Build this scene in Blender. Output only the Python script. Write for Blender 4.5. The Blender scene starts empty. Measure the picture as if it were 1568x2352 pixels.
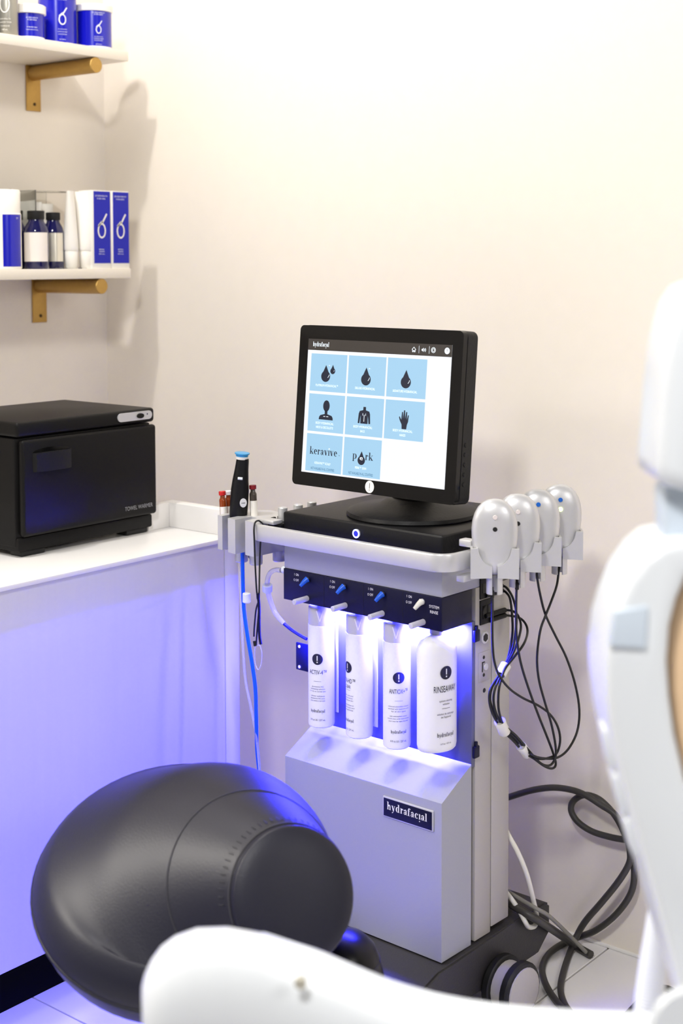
import bpy, bmesh, math, random
from mathutils import Vector, Matrix
random.seed(4)
PI = math.pi
scn = bpy.context.scene
C = scn.collection

# ------------------------------------------------------------------ camera
F_PX, PP_Y, YAW, PITCH, ROLL = 3289.254, 804.2995, .6864, .0635, -.0027
CAM = Vector((0, 0, 1.32))
fw = Vector((-math.sin(YAW)*math.cos(PITCH), math.cos(YAW)*math.cos(PITCH), -math.sin(PITCH)))
rt0 = Vector((math.cos(YAW), math.sin(YAW), 0)); up0 = rt0.cross(fw)
rt = rt0*math.cos(ROLL) + up0*math.sin(ROLL); up = up0*math.cos(ROLL) - rt0*math.sin(ROLL)
cd = bpy.data.cameras.new('camera'); cam = bpy.data.objects.new('camera', cd); C.objects.link(cam)
cam.matrix_world = Matrix(((rt.x, up.x, -fw.x, CAM.x), (rt.y, up.y, -fw.y, CAM.y), (rt.z, up.z, -fw.z, CAM.z), (0, 0, 0, 1)))
cd.sensor_fit = 'HORIZONTAL'; cd.sensor_width = 24.0; cd.lens = F_PX/1568*24.0
cd.shift_y = -(1176-PP_Y)/1568
cd.clip_start = .05
cd.dof.use_dof = True; cd.dof.focus_distance = 2.55; cd.dof.aperture_fstop = 3.5
scn.camera = cam

# ------------------------------------------------------------------ light
scn.view_settings.view_transform = 'Standard'
scn.view_settings.look = 'None'
scn.view_settings.gamma = 1
scn.view_settings.use_curve_mapping = False
scn.view_settings.exposure = 0.0
scn.cycles.use_denoising = True
scn.cycles.max_bounces = 8
w = bpy.data.worlds.new('world'); scn.world = w; w.use_nodes = True
bg = w.node_tree.nodes['Background']
bg.inputs[0].default_value = (1, .965, .925, 1); bg.inputs[1].default_value = .20

def area(name, loc, target, size, power, col, shape='SQUARE', sy=None, spread=PI):
    l = bpy.data.lights.new(name, 'AREA'); l.energy = power; l.color = col; l.shape = shape; l.size = size
    if sy: l.size_y = sy
    l.spread = spread
    o = bpy.data.objects.new(name, l); C.objects.link(o); o.location = loc
    o.rotation_euler = (Vector(target)-Vector(loc)).to_track_quat('-Z', 'Y').to_euler()
    return o
area('ceiling_downlight', (-2.10, 1.05, 3.15), (-2.35, 2.3, 1.5), .10, 20, (1, .965, .92), 'DISK')
area('ceiling_lamp', (-1.95, 1.35, 3.0), (-1.6, 1.5, .5), .7, 18, (1, .98, .95))
area('room_lamp', (-.45, -.25, 2.7), (-1.3, 2.2, .7), .30, 40, (1, .985, .96))
area('wall_fill', (.95, 1.05, 1.9), (-1.1, 2.39, .35), .6, 14, (1, .98, .95))  # unseen fill added to brighten the low back wall beside the machine
area('stool_highlight_fill', (-2.6, .1, 1.95), (-1.4, 1.2, .55), .4, 6.5, (1, .95, .86), spread=1.1)  # unseen light added at the left, aimed to give the stool its warm highlight

# ------------------------------------------------------------------ helpers
def lin(c):
    return tuple((x/12.92 if x <= .04045 else ((x+.055)/1.055)**2.4) for x in c)
def rgb(r, g, b): return lin((r/255, g/255, b/255))
MATS = {}
def mat(name, col, rough=.5, metal=0., noise=.0, nscale=40., bump=0., emit=0., ecol=None, trans=0., ior=1.45, coat=0., stretch=None, alpha=1., sss=0., spec=.5):
    if name in MATS: return MATS[name]
    m = bpy.data.materials.new(name); m.use_nodes = True; nt = m.node_tree; p = nt.nodes['Principled BSDF']
    c4 = (*col, 1)
    p.inputs['Base Color'].default_value = c4; p.inputs['Roughness'].default_value = rough; p.inputs['Metallic'].default_value = metal
    p.inputs['IOR'].default_value = ior; p.inputs['Transmission Weight'].default_value = trans; p.inputs['Coat Weight'].default_value = coat
    p.inputs['Alpha'].default_value = alpha; p.inputs['Specular IOR Level'].default_value = spec
    if emit:
        p.inputs['Emission Color'].default_value = (*(ecol or col), 1); p.inputs['Emission Strength'].default_value = emit
    if noise or bump:
        tc = nt.nodes.new('ShaderNodeTexCoord'); n = nt.nodes.new('ShaderNodeTexNoise'); n.inputs['Scale'].default_value = nscale; n.inputs['Detail'].default_value = 4
        mp = nt.nodes.new('ShaderNodeMapping'); nt.links.new(tc.outputs['Object'], mp.inputs[0]); nt.links.new(mp.outputs[0], n.inputs['Vector'])
        if stretch: mp.inputs['Scale'].default_value = stretch
        if noise:
            mx = nt.nodes.new('ShaderNodeMix'); mx.data_type = 'RGBA'
            nt.links.new(n.outputs['Fac'], mx.inputs['Factor'])
            mx.inputs['A'].default_value = (*[x*(1-noise) for x in col], 1); mx.inputs['B'].default_value = (*[min(1, x*(1+noise)) for x in col], 1)
            nt.links.new(mx.outputs['Result'], p.inputs['Base Color'])
        if bump:
            b = nt.nodes.new('ShaderNodeBump'); b.inputs['Strength'].default_value = bump; b.inputs['Distance'].default_value = .002
            nt.links.new(n.outputs['Fac'], b.inputs['Height']); nt.links.new(b.outputs['Normal'], p.inputs['Normal'])
    MATS[name] = m
    return m

WALL = mat('wall_paint', rgb(238, 230, 218), .85, noise=.02, nscale=30, bump=.05)
TILE = mat('floor_tile', rgb(232, 230, 230), .22, noise=.05, nscale=3)
GROUT = mat('grout', rgb(120, 112, 105), .9, noise=.1)
WOODW = mat('white_lacquer', rgb(208, 206, 214), .34, noise=.03, nscale=6, stretch=(12, 12, .6), bump=.02)
WHITE = mat('white_top', rgb(240, 238, 236), .35, noise=.01)
SHELFW = mat('shelf_white', rgb(236, 228, 214), .5, noise=.015)
BRASS = mat('brushed_brass', rgb(186, 150, 84), .42, .8, noise=.08, nscale=120)
DSTEEL = mat('dark_screw', rgb(70, 50, 25), .5, .5, noise=.1)
BLACKP = mat('black_plastic', rgb(20, 20, 22), .45, noise=.1, nscale=200, bump=.15, spec=.28)
BLACKG = mat('black_gloss', rgb(9, 9, 11), .1, spec=.3, noise=.05, nscale=20)
WARMER = mat('black_steel', rgb(21, 20, 20), .42, spec=.18, noise=.08, nscale=150, bump=.03)
BODY = mat('silver_paint', rgb(162, 164, 172), .42, .15, noise=.03, nscale=300, bump=.02)
BODYW = mat('grey_paint', rgb(176, 172, 166), .5, .1, noise=.03, nscale=300)
SILVER = mat('pearl_silver', rgb(204, 204, 206), .36, .4, noise=.02, nscale=100)
NAVY = mat('navy_panel', rgb(14, 14, 44), .35, spec=.3, noise=.05, nscale=60)
INK = mat('dark_ink', rgb(28, 28, 44), .6, noise=.02)
WINK = mat('white_ink', rgb(235, 235, 240), .6, noise=.02)
BOTTLE = mat('milky_plastic', rgb(236, 236, 244), .35, noise=.01)
COLLAR = mat('collar_plastic', rgb(190, 188, 205), .4, noise=.02)
LEATH = mat('black_leather', rgb(26, 26, 40), .45, noise=.12, nscale=350, bump=.14, spec=.38, ior=1.5)
STITCH = mat('stitch_thread', rgb(45, 45, 52), .6, noise=.05)
RUBBER = mat('black_rubber', rgb(14, 14, 15), .5, noise=.05)
GREYR = mat('grey_rubber', rgb(62, 60, 58), .45, noise=.06)
BASEG = mat('charcoal_base', rgb(48, 46, 48), .5, noise=.1, nscale=250, bump=.2)
WHITEP = mat('white_gloss_plastic', rgb(226, 230, 234), .28, noise=.005)
CREAMP = mat('cream_tube', rgb(222, 220, 212), .4, noise=.02)
TAN = mat('tan_leather', rgb(228, 196, 158), .5, noise=.06, nscale=80, bump=.1)
BLUEJ = mat('blue_label', rgb(14, 18, 176), .22, noise=.03, coat=.4)
BLUEB = mat('blue_card', rgb(14, 24, 168), .5, noise=.03)
COBALT = mat('cobalt_glass', rgb(16, 14, 70), .12, noise=.1, coat=.5)
CARDW = mat('white_card', rgb(240, 236, 228), .55, noise=.01)
LABELC = mat('cream_label', rgb(236, 228, 220), .5, noise=.01)
LABELS = mat('silver_label', rgb(226, 220, 205), .22, .5, noise=.02)
SILVB = mat('silver_bottle', rgb(158, 155, 145), .35, .4, noise=.04)
DGREEN = mat('dark_green_glass', rgb(28, 40, 28), .3, noise=.05)
ACRYL = mat('clear_acrylic', (.93, .94, .92), .04, trans=1, ior=1.2, noise=.01)
CLEARV = mat('clear_vinyl', (.9, .9, .98), .12, trans=.75, ior=1.25, noise=.01)
BLUET = mat('blue_tube', rgb(0, 92, 230), .35, noise=.03)
BLUETOG = mat('blue_toggle', rgb(20, 90, 215), .3, noise=.02)
AMBER = mat('amber_glass', rgb(140, 60, 20), .15, noise=.08, coat=.4)
SMOKE = mat('smoked_glass', rgb(70, 62, 55), .15, noise=.08, coat=.4)
RED = mat('red_cap', rgb(200, 30, 28), .4, noise=.03)
DRED = mat('dark_red_cap', rgb(130, 18, 30), .4, noise=.03)
CYAN = mat('cyan_plastic', rgb(60, 150, 205), .3, noise=.03)
BLUEDOT = mat('blue_dot', rgb(10, 100, 200), .4, noise=.02)
PALEBLUE = mat('pale_blue_plastic', rgb(205, 216, 228), .35, noise=.01)
SLATE = mat('slate_rubber', rgb(74, 74, 80), .6, noise=.05)
SCR_W = mat('screen_white', (.04, .04, .04), .3, emit=.98, ecol=(.93, .95, 1), noise=.001)
SCR_B = mat('screen_blue', (.02, .03, .04), .3, emit=.92, ecol=rgb(170, 216, 246), noise=.001)
SCR_H = mat('screen_header', rgb(40, 36, 34), .25, emit=.05, ecol=(.5, .45, .4), noise=.01)
SCR_D = mat('screen_dark', rgb(14, 22, 44), .4, emit=.02, ecol=rgb(20, 34, 70), noise=.01)
SCR_T = mat('screen_teal', rgb(5, 80, 120), .4, emit=.25, ecol=rgb(10, 90, 140), noise=.01)
SCR_L = mat('screen_light', (.5, .5, .5), .4, emit=.95, ecol=rgb(214, 234, 250), noise=.001)
LEDM = mat('led_blue', (.1, .1, 1), .4, emit=30, ecol=(.16, .17, 1))
RINGM = mat('ring_glow', (.3, .3, 1), .4, emit=7, ecol=(.24, .28, 1))
GREENL = mat('green_led', (.5, 1, .2), .4, emit=6, ecol=(.75, 1, .25))

def link(name, me, m=None, parent=None, smooth=35, kind=None):
    o = bpy.data.objects.new(name, me); C.objects.link(o)
    if m: me.materials.append(m)
    if parent: o.parent = parent
    if kind: o['kind'] = kind
    if smooth:
        for p in me.polygons: p.use_smooth = True
        me.set_sharp_from_angle(angle=math.radians(smooth))
    return o
def obj(name, bm, m, parent=None, bevel=0, seg=2, smooth=35, kind=None):
    if bevel:
        bmesh.ops.bevel(bm, geom=[e for e in bm.edges if len(e.link_faces) == 2 and e.calc_face_angle(0) > .5], offset=bevel, segments=seg, affect='EDGES', profile=.5, clamp_overlap=True)
    bmesh.ops.recalc_face_normals(bm, faces=bm.faces)
    me = bpy.data.meshes.new(name); bm.to_mesh(me); bm.free()
    return link(name, me, m, parent, smooth, kind)
def vf(name, V, Fc, m, parent=None, smooth=35):
    me = bpy.data.meshes.new(name); me.from_pydata([tuple(v) for v in V], [], Fc); me.update()
    bm = bmesh.new(); bm.from_mesh(me); bmesh.ops.recalc_face_normals(bm, faces=bm.faces); bm.to_mesh(me); bm.free()
    return link(name, me, m, parent, smooth)
def box(bm, x0, x1, y0, y1, z0, z1):
    r = bmesh.ops.create_cube(bm, size=1)
    bmesh.ops.transform(bm, verts=r['verts'], matrix=Matrix.Translation(((x0+x1)/2, (y0+y1)/2, (z0+z1)/2)) @ Matrix.Diagonal((abs(x1-x0), abs(y1-y0), abs(z1-z0), 1)))
    return r['verts']
def B(name, x0, x1, y0, y1, z0, z1, m, parent=None, bevel=.002, seg=2, kind=None):
    bm = bmesh.new(); box(bm, x0, x1, y0, y1, z0, z1); return obj(name, bm, m, parent, bevel, seg, kind=kind)
def prism(bm, poly, a0, a1, f):
    """poly of 2-D points extruded from a0 to a1; f(p, q, a) -> xyz"""
    v0 = [bm.verts.new(f(p[0], p[1], a0)) for p in poly]; v1 = [bm.verts.new(f(p[0], p[1], a1)) for p in poly]
    bm.faces.new(v0); bm.faces.new(v1[::-1]); n = len(poly)
    for i in range(n): bm.faces.new((v0[i], v1[i], v1[(i+1) % n], v0[(i+1) % n]))
def lathe(bm, prof, n=24, c=(0, 0), sx=1, sy=1, M=None):
    rings = []
    for r, z in prof:
        if r < 1e-6: rings.append([bm.verts.new((c[0], c[1], z))])
        else: rings.append([bm.verts.new((c[0]+r*sx*math.cos(2*PI*i/n), c[1]+r*sy*math.sin(2*PI*i/n), z)) for i in range(n)])
    for a, b in zip(rings, rings[1:]):
        for i in range(n):
            j = (i+1) % n
            if len(a) == 1 and len(b) == 1: continue
            if len(a) == 1: bm.faces.new((a[0], b[i], b[j]))
            elif len(b) == 1: bm.faces.new((a[i], a[j], b[0]))
            else: bm.faces.new((a[i], a[j], b[j], b[i]))
    for r in (rings[0], rings[-1]):
        if len(r) > 1: bm.faces.new(r)
    if M is not None: bmesh.ops.transform(bm, verts=[v for r in rings for v in r], matrix=M)
def L(name, prof, m, parent=None, c=(0, 0), n=24, sx=1, sy=1, M=None, smooth=40):
    bm = bmesh.new(); lathe(bm, prof, n, c, sx, sy, M); return obj(name, bm, m, parent, smooth=smooth)
def cyl(name, p, q, r, m, parent=None, n=16, r2=None, cap=.15):
    p = Vector(p); q = Vector(q); d = q-p; h = d.length; r2 = r if r2 is None else r2; e = min(r, r2)*cap
    M = Matrix.Translation(p) @ d.to_track_quat('Z', 'Y').to_matrix().to_4x4()
    return L(name, [(r-e, 0), (r, e), (r2, h-e), (r2-e, h)], m, parent, n=n, M=M)
def smoothpath(P, k=6):
    P = [Vector(p) for p in P]; out = []
    for i in range(len(P)-1):
        a = P[max(i-1, 0)]; b = P[i]; c = P[i+1]; d = P[min(i+2, len(P)-1)]
        for j in range(k):
            t = j/k
            out.append(.5*((2*b)+(c-a)*t+(2*a-5*b+4*c-d)*t*t+(3*b-a-3*c+d)*t**3))
    out.append(P[-1]); return out
def tube_bm(bm, P, r, n=8, k=6, prof=None):
    Q = smoothpath(P, k) if k > 1 else [Vector(p) for p in P]
    t0 = (Q[1]-Q[0]).normalized(); nrm = t0.orthogonal().normalized(); rings = []
    for i, q in enumerate(Q):
        t = (Q[min(i+1, len(Q)-1)]-Q[max(i-1, 0)]).normalized()
        nrm = (nrm-t*nrm.dot(t)).normalized(); b = t.cross(nrm)
        rr = r(i/(len(Q)-1)) if callable(r) else r
        rings.append([bm.verts.new(q+(nrm*math.cos(2*PI*j/n)+b*math.sin(2*PI*j/n))*rr) for j in range(n)])
    for a, b in zip(rings, rings[1:]):
        for j in range(n): bm.faces.new((a[j], a[(j+1) % n], b[(j+1) % n], b[j]))
    bm.faces.new(rings[0]); bm.faces.new(rings[-1])
def tube(name, P, r, m, parent=None, n=8, k=6):
    bm = bmesh.new(); tube_bm(bm, P, r, n, k); return obj(name, bm, m, parent, smooth=60)
def thing(name, label, cat, loc=(0, 0, 0), rz=0, group=None):
    o = bpy.data.objects.new(name, None); C.objects.link(o); o.location = loc; o.rotation_euler = (0, 0, rz); o.empty_display_size = .05
    return tag(o, label, cat, group)
def tag(o, label, cat, group=None):
    o['label'] = label; o['category'] = cat
    if group: o['group'] = group
    return o
_txt = {}
def glyphs(s):
    """outline letters as a flat mesh, 1 unit high, centred on x, baseline 0"""
    if s not in _txt:
        c = bpy.data.curves.new('t', 'FONT'); c.body = s; c.align_x = 'CENTER'; c.resolution_u = 3; c.space_line = 1.0
        o = bpy.data.objects.new('t', c); C.objects.link(o)
        me = bpy.data.meshes.new_from_object(o.evaluated_get(bpy.context.evaluated_depsgraph_get()))
        V = [(v.co.x, v.co.y) for v in me.vertices]; Fc = [tuple(p.vertices) for p in me.polygons]
        bpy.data.objects.remove(o); bpy.data.curves.remove(c); bpy.data.meshes.remove(me)
        x0 = min(v[0] for v in V); x1 = max(v[0] for v in V)
        _txt[s] = ([((x-(x0+x1)/2)/(x1-x0), y) for x, y in V], Fc)
    return _txt[s]
class Flat:
    """flat print gathered in 2-D and laid on a surface by f(x, y)"""
    def __init__(s): s.V = []; s.F = []
    def text(s, t, x, y, width, height):
        V, Fc = glyphs(t); n = len(s.V); s.V += [(x+a*width, y+b*height/.73) for a, b in V]; s.F += [tuple(i+n for i in f) for f in Fc]; return s
    def poly(s, P): n = len(s.V); s.V += P; s.F.append(tuple(range(n, n+len(P)))); return s
    def rect(s, x0, x1, y0, y1): return s.poly([(x0, y0), (x1, y0), (x1, y1), (x0, y1)])
    def disc(s, x, y, rx, ry=None, n=14):
        ry = ry or rx; b = len(s.V)
        for i in range(n+1):
            a = PI*i/n; s.V += [(x-rx*math.cos(a), y+ry*math.sin(a)), (x-rx*math.cos(a), y-ry*math.sin(a))]
        for i in range(n): s.F.append((b+2*i, b+2*i+1, b+2*i+3, b+2*i+2))
        return s
    def ring(s, x, y, rx, ry, t, n=28):
        b = len(s.V)
        for i in range(n):
            c, q = math.cos(2*PI*i/n), math.sin(2*PI*i/n); s.V += [(x+rx*c, y+ry*q), (x+(rx-t)*c, y+(ry-t)*q)]
        for i in range(n): j = (i+1) % n; s.F.append((b+2*i, b+2*j, b+2*j+1, b+2*i+1))
        return s
    def line(s, P, t):
        for (a, b), (c, d) in zip(P, P[1:]):
            l = math.hypot(c-a, d-b) or 1; nx, ny = -(d-b)/l*t/2, (c-a)/l*t/2
            s.poly([(a+nx, b+ny), (c+nx, d+ny), (c-nx, d-ny), (a-nx, b-ny)])
        return s
    def emblem(s, x, y, h):
        "open ring with a slanted stroke rising from it"
        s.ring(x, y, h*.21, h*.30, h*.062)
        s.line([(x-h*.17, y+h*.18), (x+h*.02, y+h*.36), (x+h*.03, y+h*.30), (x+h*.26, y+h*.66)], h*.07)
        return s
    def serif(s, t, x, y, width, height, up=1):
        "high-contrast book lettering drawn stroke by stroke; y is the baseline, up = -1 where y runs down"
        K, k, X = .17, .05, .66        # thick, hair, x-height (ascender 1)
        Wd = dict(h=.62, y=.58, d=.64, r=.46, a=.56, f=.40, c=.54, i=.30, l=.32, k=.64, e=.56, v=.58, p=.66)
        Wd['\u0131'] = .30
        tot = sum(Wd[c] for c in t); sc = width/tot; cx = x-width/2
        def R(x0, x1, y0, y1): s.rect(cx+x0*sc, cx+x1*sc, y+up*y0*height, y+up*y1*height)
        def Ln(P, th):
            for (a, b), (c, d) in zip(P, P[1:]): s.poly([(cx+(a-th/2)*sc, y+up*b*height), (cx+(a+th/2)*sc, y+up*b*height), (cx+(c+th/2)*sc, y+up*d*height), (cx+(c-th/2)*sc, y+up*d*height)])
        def O(xc, yc, rx, ry, a0=0, a1=2*PI, tx=K*.95, ty=k, n=20):
            b = len(s.V)
            for i in range(n+1):
                a = a0+(a1-a0)*i/n; c, q = math.cos(a), math.sin(a)
                s.V += [(cx+(xc+rx*c)*sc, y+up*(yc+ry*q)*height), (cx+(xc+(rx-tx)*c)*sc, y+up*(yc+(ry-ty)*q)*height)]
            for i in range(n): s.F.append((b+2*i, b+2*i+2, b+2*i+3, b+2*i+1))
        for c in t:
            if c in 'hkdl':
                x0 = .10 if c != 'd' else .38; R(x0, x0+K*.8, 0, 1); R(x0-.07, x0, .955, 1); R(x0-.06, x0+K*.8+.06, 0, k*.8)
            if c == 'h': O(.36, .42, .16, .24, 0, PI, K*.75, k); R(.52-K*.75, .52, 0, .42); R(.34, .58, 0, k*.8)
            if c in 'd': O(.28, .33, .22, .34, PI/3, PI*5/3)
            if c == 'k': Ln([(.20, .22), (.52, .64)], .05); Ln([(.30, .36), (.54, 0)], .16); R(.40, .62, X-k*.7, X); R(.36, .64, 0, k*.8)
            if c in 'yv': Ln([(.14, X), (.32, .0)], .16); Ln([(.32, .0), (.48, X)], .05); R(.02, .26, X-k*.7, X); R(.38, .57, X-k*.7, X)
            if c == 'y': Ln([(.32, .02), (.22, -.26)], .05); O(.16, -.25, .06, .06, tx=.06, ty=.06)
            if c in 'rp\u0131i':
                R(.10, .10+K*.8, -.32 if c == 'p' else 0, X); R(.03, .10, X-k*.8, X); R(.04, .10+K*.8+.06, -.32 if c == 'p' else 0, (-.32 if c == 'p' else 0)+k*.8)
            if c == 'r': O(.34, .46, .13, .19, PI*.15, PI, .05, k); O(.39, .54, .07, .07, tx=.07, ty=.07)
            if c == 'p': O(.36, .33, .24, .34, -PI*2/3, PI*2/3)
            if c == 'a': O(.28, .46, .17, .21, 0, PI*.95, K*.75, k); R(.45-K*.75, .45, .06, .47); O(.22, .17, .15, .19, 0, 2*PI, .09, k); O(.15, .50, .06, .06, tx=.06, ty=.06); R(.42, .54, 0, k*.9)
            if c == 'f': R(.10, .10+K*.8, 0, .82); O(.27, .80, .17, .20, PI*.15, PI, K*.75, k); O(.36, .88, .06, .06, tx=.06, ty=.06); R(.02, .36, X-k*.7, X); R(.04, .34, 0, k*.8)
            if c == 'c': O(.29, .33, .24, .34, PI*.25, PI*1.75); O(.42, .50, .06, .06, tx=.06, ty=.06)
            if c == 'e': O(.29, .33, .24, .34, 0, PI*1.75); R(.10, .52, .335, .335+k*.8)
            cx += Wd[c]*sc
        return s
    def word(s, x, y, width, height):
        "the maker's word with its turned i"
        s.serif('hydrafac\u0131al', x, y, width, height)
        s.disc(x+width*.314, y-height*.26, height*.075); return s
    def lay(s, name, f, m, parent=None):
        me = bpy.data.meshes.new(name); me.from_pydata([tuple(f(*v)) for v in s.V], [], s.F); me.update()
        return link(name, me, m, parent, 0)
def wrap(cx, cy, r, ang, z, sy=1.0, rr=.0006):
    "print wrapped on an upright cylinder, its middle at compass angle ang (0 = -y, positive towards +x)"
    def f(x, y):
        a = ang+x/r; return (cx+(r+rr)*math.sin(a), cy-(r+rr)*math.cos(a), z+y)
    return f
def ray(x, y): return rt*((x-784)/F_PX)-up*((y-PP_Y)/F_PX)+fw
def on(x, y, ax, val):
    r = ray(x, y); return CAM+r*((val-CAM[ax])/r[ax])
def away(x, y, d): return CAM+ray(x, y)*d

# ------------------------------------------------------------------ setting
LWX, BWY = -2.714, 2.39
B('wall_back', LWX-.12, 2.2, BWY, BWY+.12, -.02, 3.3, WALL, bevel=0, kind='structure')
B('wall_left', LWX-.12, LWX, -2.2, BWY, -.02, 3.3, WALL, bevel=0, kind='structure')
fl = B('floor', LWX-.12, 2.2, -2.2, BWY+.12, -.06, -.004, GROUT, bevel=0, kind='structure')
tm = None
for i in range(-2, 4):
    for j in range(-8, 2):
        x0 = -1.298+1.05*i; y0 = 1.574+.524*j
        if x0+1.05 < LWX or x0 > 2.1: continue
        bm = bmesh.new(); box(bm, max(x0, LWX)+.0018, x0+1.05-.0018, y0+.0018, min(y0+.524, BWY)-.0018, -.006, 0)
        obj('tile', bm, TILE, fl, .0008, 1)
tr = B('trim_1', LWX, 2.2, BWY-.006, BWY+.001, 0, .006, WHITE, bevel=.002, kind='structure')

# ------------------------------------------------------------------ wall shelves and what stands on them
SX, SY1 = -2.487, 2.266
def shelf(z, yb, label):
    t = thing('wall_shelf', label, 'shelf', (LWX, 2.0, z))
    B('board', 0, SX-LWX, -1.6, SY1-2.0, 0, .0225, SHELFW, t, .0015)
    for y in (yb-2.0, yb-3.0):
        br = B('bracket', 0, .004, y-.021, y+.021, -.106, 0, BRASS, t, .001)
        cyl('bracket_tube', (.003, y, -.0178), (.226, y, -.0178), .0175, BRASS, br, 28, cap=.06)
        cyl('screw', (.004, y+.002, -.09), (.0055, y+.002, -.09), .004, DSTEEL, br, 10)
shelf(1.2775, 2.178, 'white wall shelf on a brass bracket holding blue bottles, tubes and boxed products')
shelf(1.7750, 2.170, 'upper white wall shelf on a brass bracket holding blue jars')
ZS1, ZS2 = 1.7975, 1.3
LOOK = 41*PI/180   # compass angle towards the room's middle for labels

def jar(x, y, r, h, lid, label, emb, rows, lh=.016, rb=.006):
    t = thing('cream_jar', label, 'jar', (x, y, ZS1), 0, 'blue jars on the upper shelf')
    L('base_rim', [(r*.96, 0), (r, .001), (r, rb), (r*.98, rb+.0005)], CARDW, t, n=40)
    L('jar_body', [(r, rb), (r, h)], BLUEJ, t, n=40)
    L('lid', [(r*lid, h), (r*lid+.002, h+.001), (r*lid+.002, h+lh-.002), (r*lid-.001, h+lh), (0, h+lh)], CARDW, t, n=40)
    p = Flat()
    if emb: p.emblem(0, h*.50, h*.36)
    for k, (yy, ww, hh, s) in enumerate(rows): p.text(s, 0, h*yy, ww, hh)
    p.lay('lettering', wrap(0, 0, r, LOOK+.42, 0), WINK, t)
    return t
R1 = [(.93, .030, .003, 'ZO SKIN HEALTH'), (.88, .020, .003, 'BY ZEIN OBAGI'), (.30, .020, .002, 'OIL CONTROL PADS'), (.25, .022, .002, 'TAMPONS ANTI-SEBUM'), (.2, .02, .002, 'ACNE TREATMENT'), (.1, .014, .002, '60 PADS')]
jar(-2.54, 2.208, .0415, .085, 1.0, 'blue lettered jar at the end of the upper shelf nearest the corner', 1, R1)
jar(-2.56, 2.120, .0425, .112, 1.0, 'taller blue jar whose top is cut by the frame', 1, R1)
jar(-2.545, 2.026, .0345, .058, 1.06, 'small blue jar with a wide white lid', 0, [(.80, .026, .003, 'ZO SKIN HEALTH'), (.72, .02, .003, 'BY ZEIN OBAGI'), (.45, .022, .0025, 'HYDRATING CREME'), (.36, .026, .002, 'CREME HYDRATANTE'), (.08, .024, .002, 'NET WT. 4 OZ')], .020, .008)
t = thing('silver_bottle', 'grey silver bottle with a pale ring emblem beside the small jar', 'bottle', (-2.53, 1.958, ZS1))
L('bottle_body', [(.021, 0), (.0225, .002), (.0225, .12), (.015, .13)], SILVB, t, n=28); L('cap', [(.014, .13), (.014, .16), (0, .161)], SILVB, t, n=20)
Flat().ring(0, .068, .011, .019, .0025).text('SKIN HEALTH', 0, .035, .024, .003).text('BALANCER TONER', 0, .028, .028, .003).text('180 mL', 0, .012, .012, .004).text('TONIQUE', 0, .02, .02, .003).lay('lettering', wrap(0, 0, .0225, LOOK-.05, 0), CARDW, t)
t = thing('green_bottle', 'dark green bottle just inside the frame edge on the upper shelf', 'bottle', (-2.54, 1.912, ZS1))
L('bottle_body', [(.021, 0), (.0225, .002), (.0225, .11), (.014, .125)], DGREEN, t, n=24); L('cap', [(.013, .125), (.013, .15), (0, .151)], RUBBER, t, n=20)

# lower shelf: two cartons at the end
for k, (ya, yb, lab) in enumerate(((2.153, 2.2085, 'blue and white carton standing second from the shelf end'), (2.2105, 2.2650, 'blue and white carton at the very end of the lower shelf'))):
    t = tag(B('carton', 0, .044, -(yb-ya)/2, (yb-ya)/2, 0, .177, CARDW, None, .0008), lab, 'box', 'blue cartons on the lower shelf')
    t.location = (SX-.048, (ya+yb)/2, ZS2)
    hw = (yb-ya)/2
    B('front_panel', .044, .0445, -hw+.0055, hw-.001, .012, .175, BLUEB, t, 0)
    Flat().emblem(0, .086, .058).lay('emblem', lambda x, y: (.0451, x+.0005, y), CARDW, t)
    Flat().text('ZO SKIN HEALTH', 0, .163, .036, .0035).text('BY ZEIN OBAGI', 0, .157, .024, .003).text('RETINOL', 0, .042, .016, .003).text('SKIN', 0, .037, .015, .003).text('50 mL', 0, .032, .018, .0025).lay('lettering', lambda x, y: (.0451, x, y), WINK, t)

# tubes and bottles in front, acrylic stand behind
def squeeze_tube(x, y, rz, label, flat, wide, h=.174, ch=.042, m=CARDW):
    t = thing('squeeze_tube', label, 'tube', (x, y, ZS2), rz, 'white squeeze tubes on the lower shelf')
    r = .0155
    L('cap', [(r*.86, 0), (r*.9, .001), (r*.88, .008), (r*.92, .009), (r, ch*.98), (r*.96, ch)], m, t, n=24)
    bm = bmesh.new(); n = 28; rings = []
    for i in range(9):
        s = i/8; zz = ch+.004+(h-ch-.004)*s; e = s**1.25
        rx = r*1.12*(1-e)+wide*e; ry = r*1.12*(1-e)+flat*e
        rings.append([bm.verts.new((rx*math.cos(2*PI*j/n), ry*math.sin(2*PI*j/n), zz)) for j in range(n)])
    rings.insert(0, [bm.verts.new((r*1.05*math.cos(2*PI*j/n), r*1.05*math.sin(2*PI*j/n), ch-.001)) for j in range(n)])
    for a, b in zip(rings, rings[1:]):
        for j in range(n): bm.faces.new((a[j], a[(j+1) % n], b[(j+1) % n], b[j]))
    bm.faces.new(rings[0]); bm.faces.new(rings[-1]); obj('tube_body', bm, m, t)
    return t
squeeze_tube(-2.519, 2.1145, LOOK+PI/2, 'slim white squeeze tube seen edge-on beside the blue bottles', .0075, .022)
squeeze_tube(-2.512, 2.1525, LOOK, 'white squeeze tube seen broadside behind the cartons', .004, .024)
t = thing('cobalt_tube', 'narrow dark blue tube in the shade between two white squeeze tubes', 'tube', (-2.56, 2.150, ZS2))
L('tube_body', [(.010, .012), (.011, .014), (.011, .085), (.006, .092)], COBALT, t, n=20); L('cap', [(.006, .092), (.0065, .118), (0, .119)], RUBBER, t, n=16); L('base', [(.0115, 0), (.0115, .012)], RUBBER, t, n=20)
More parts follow.
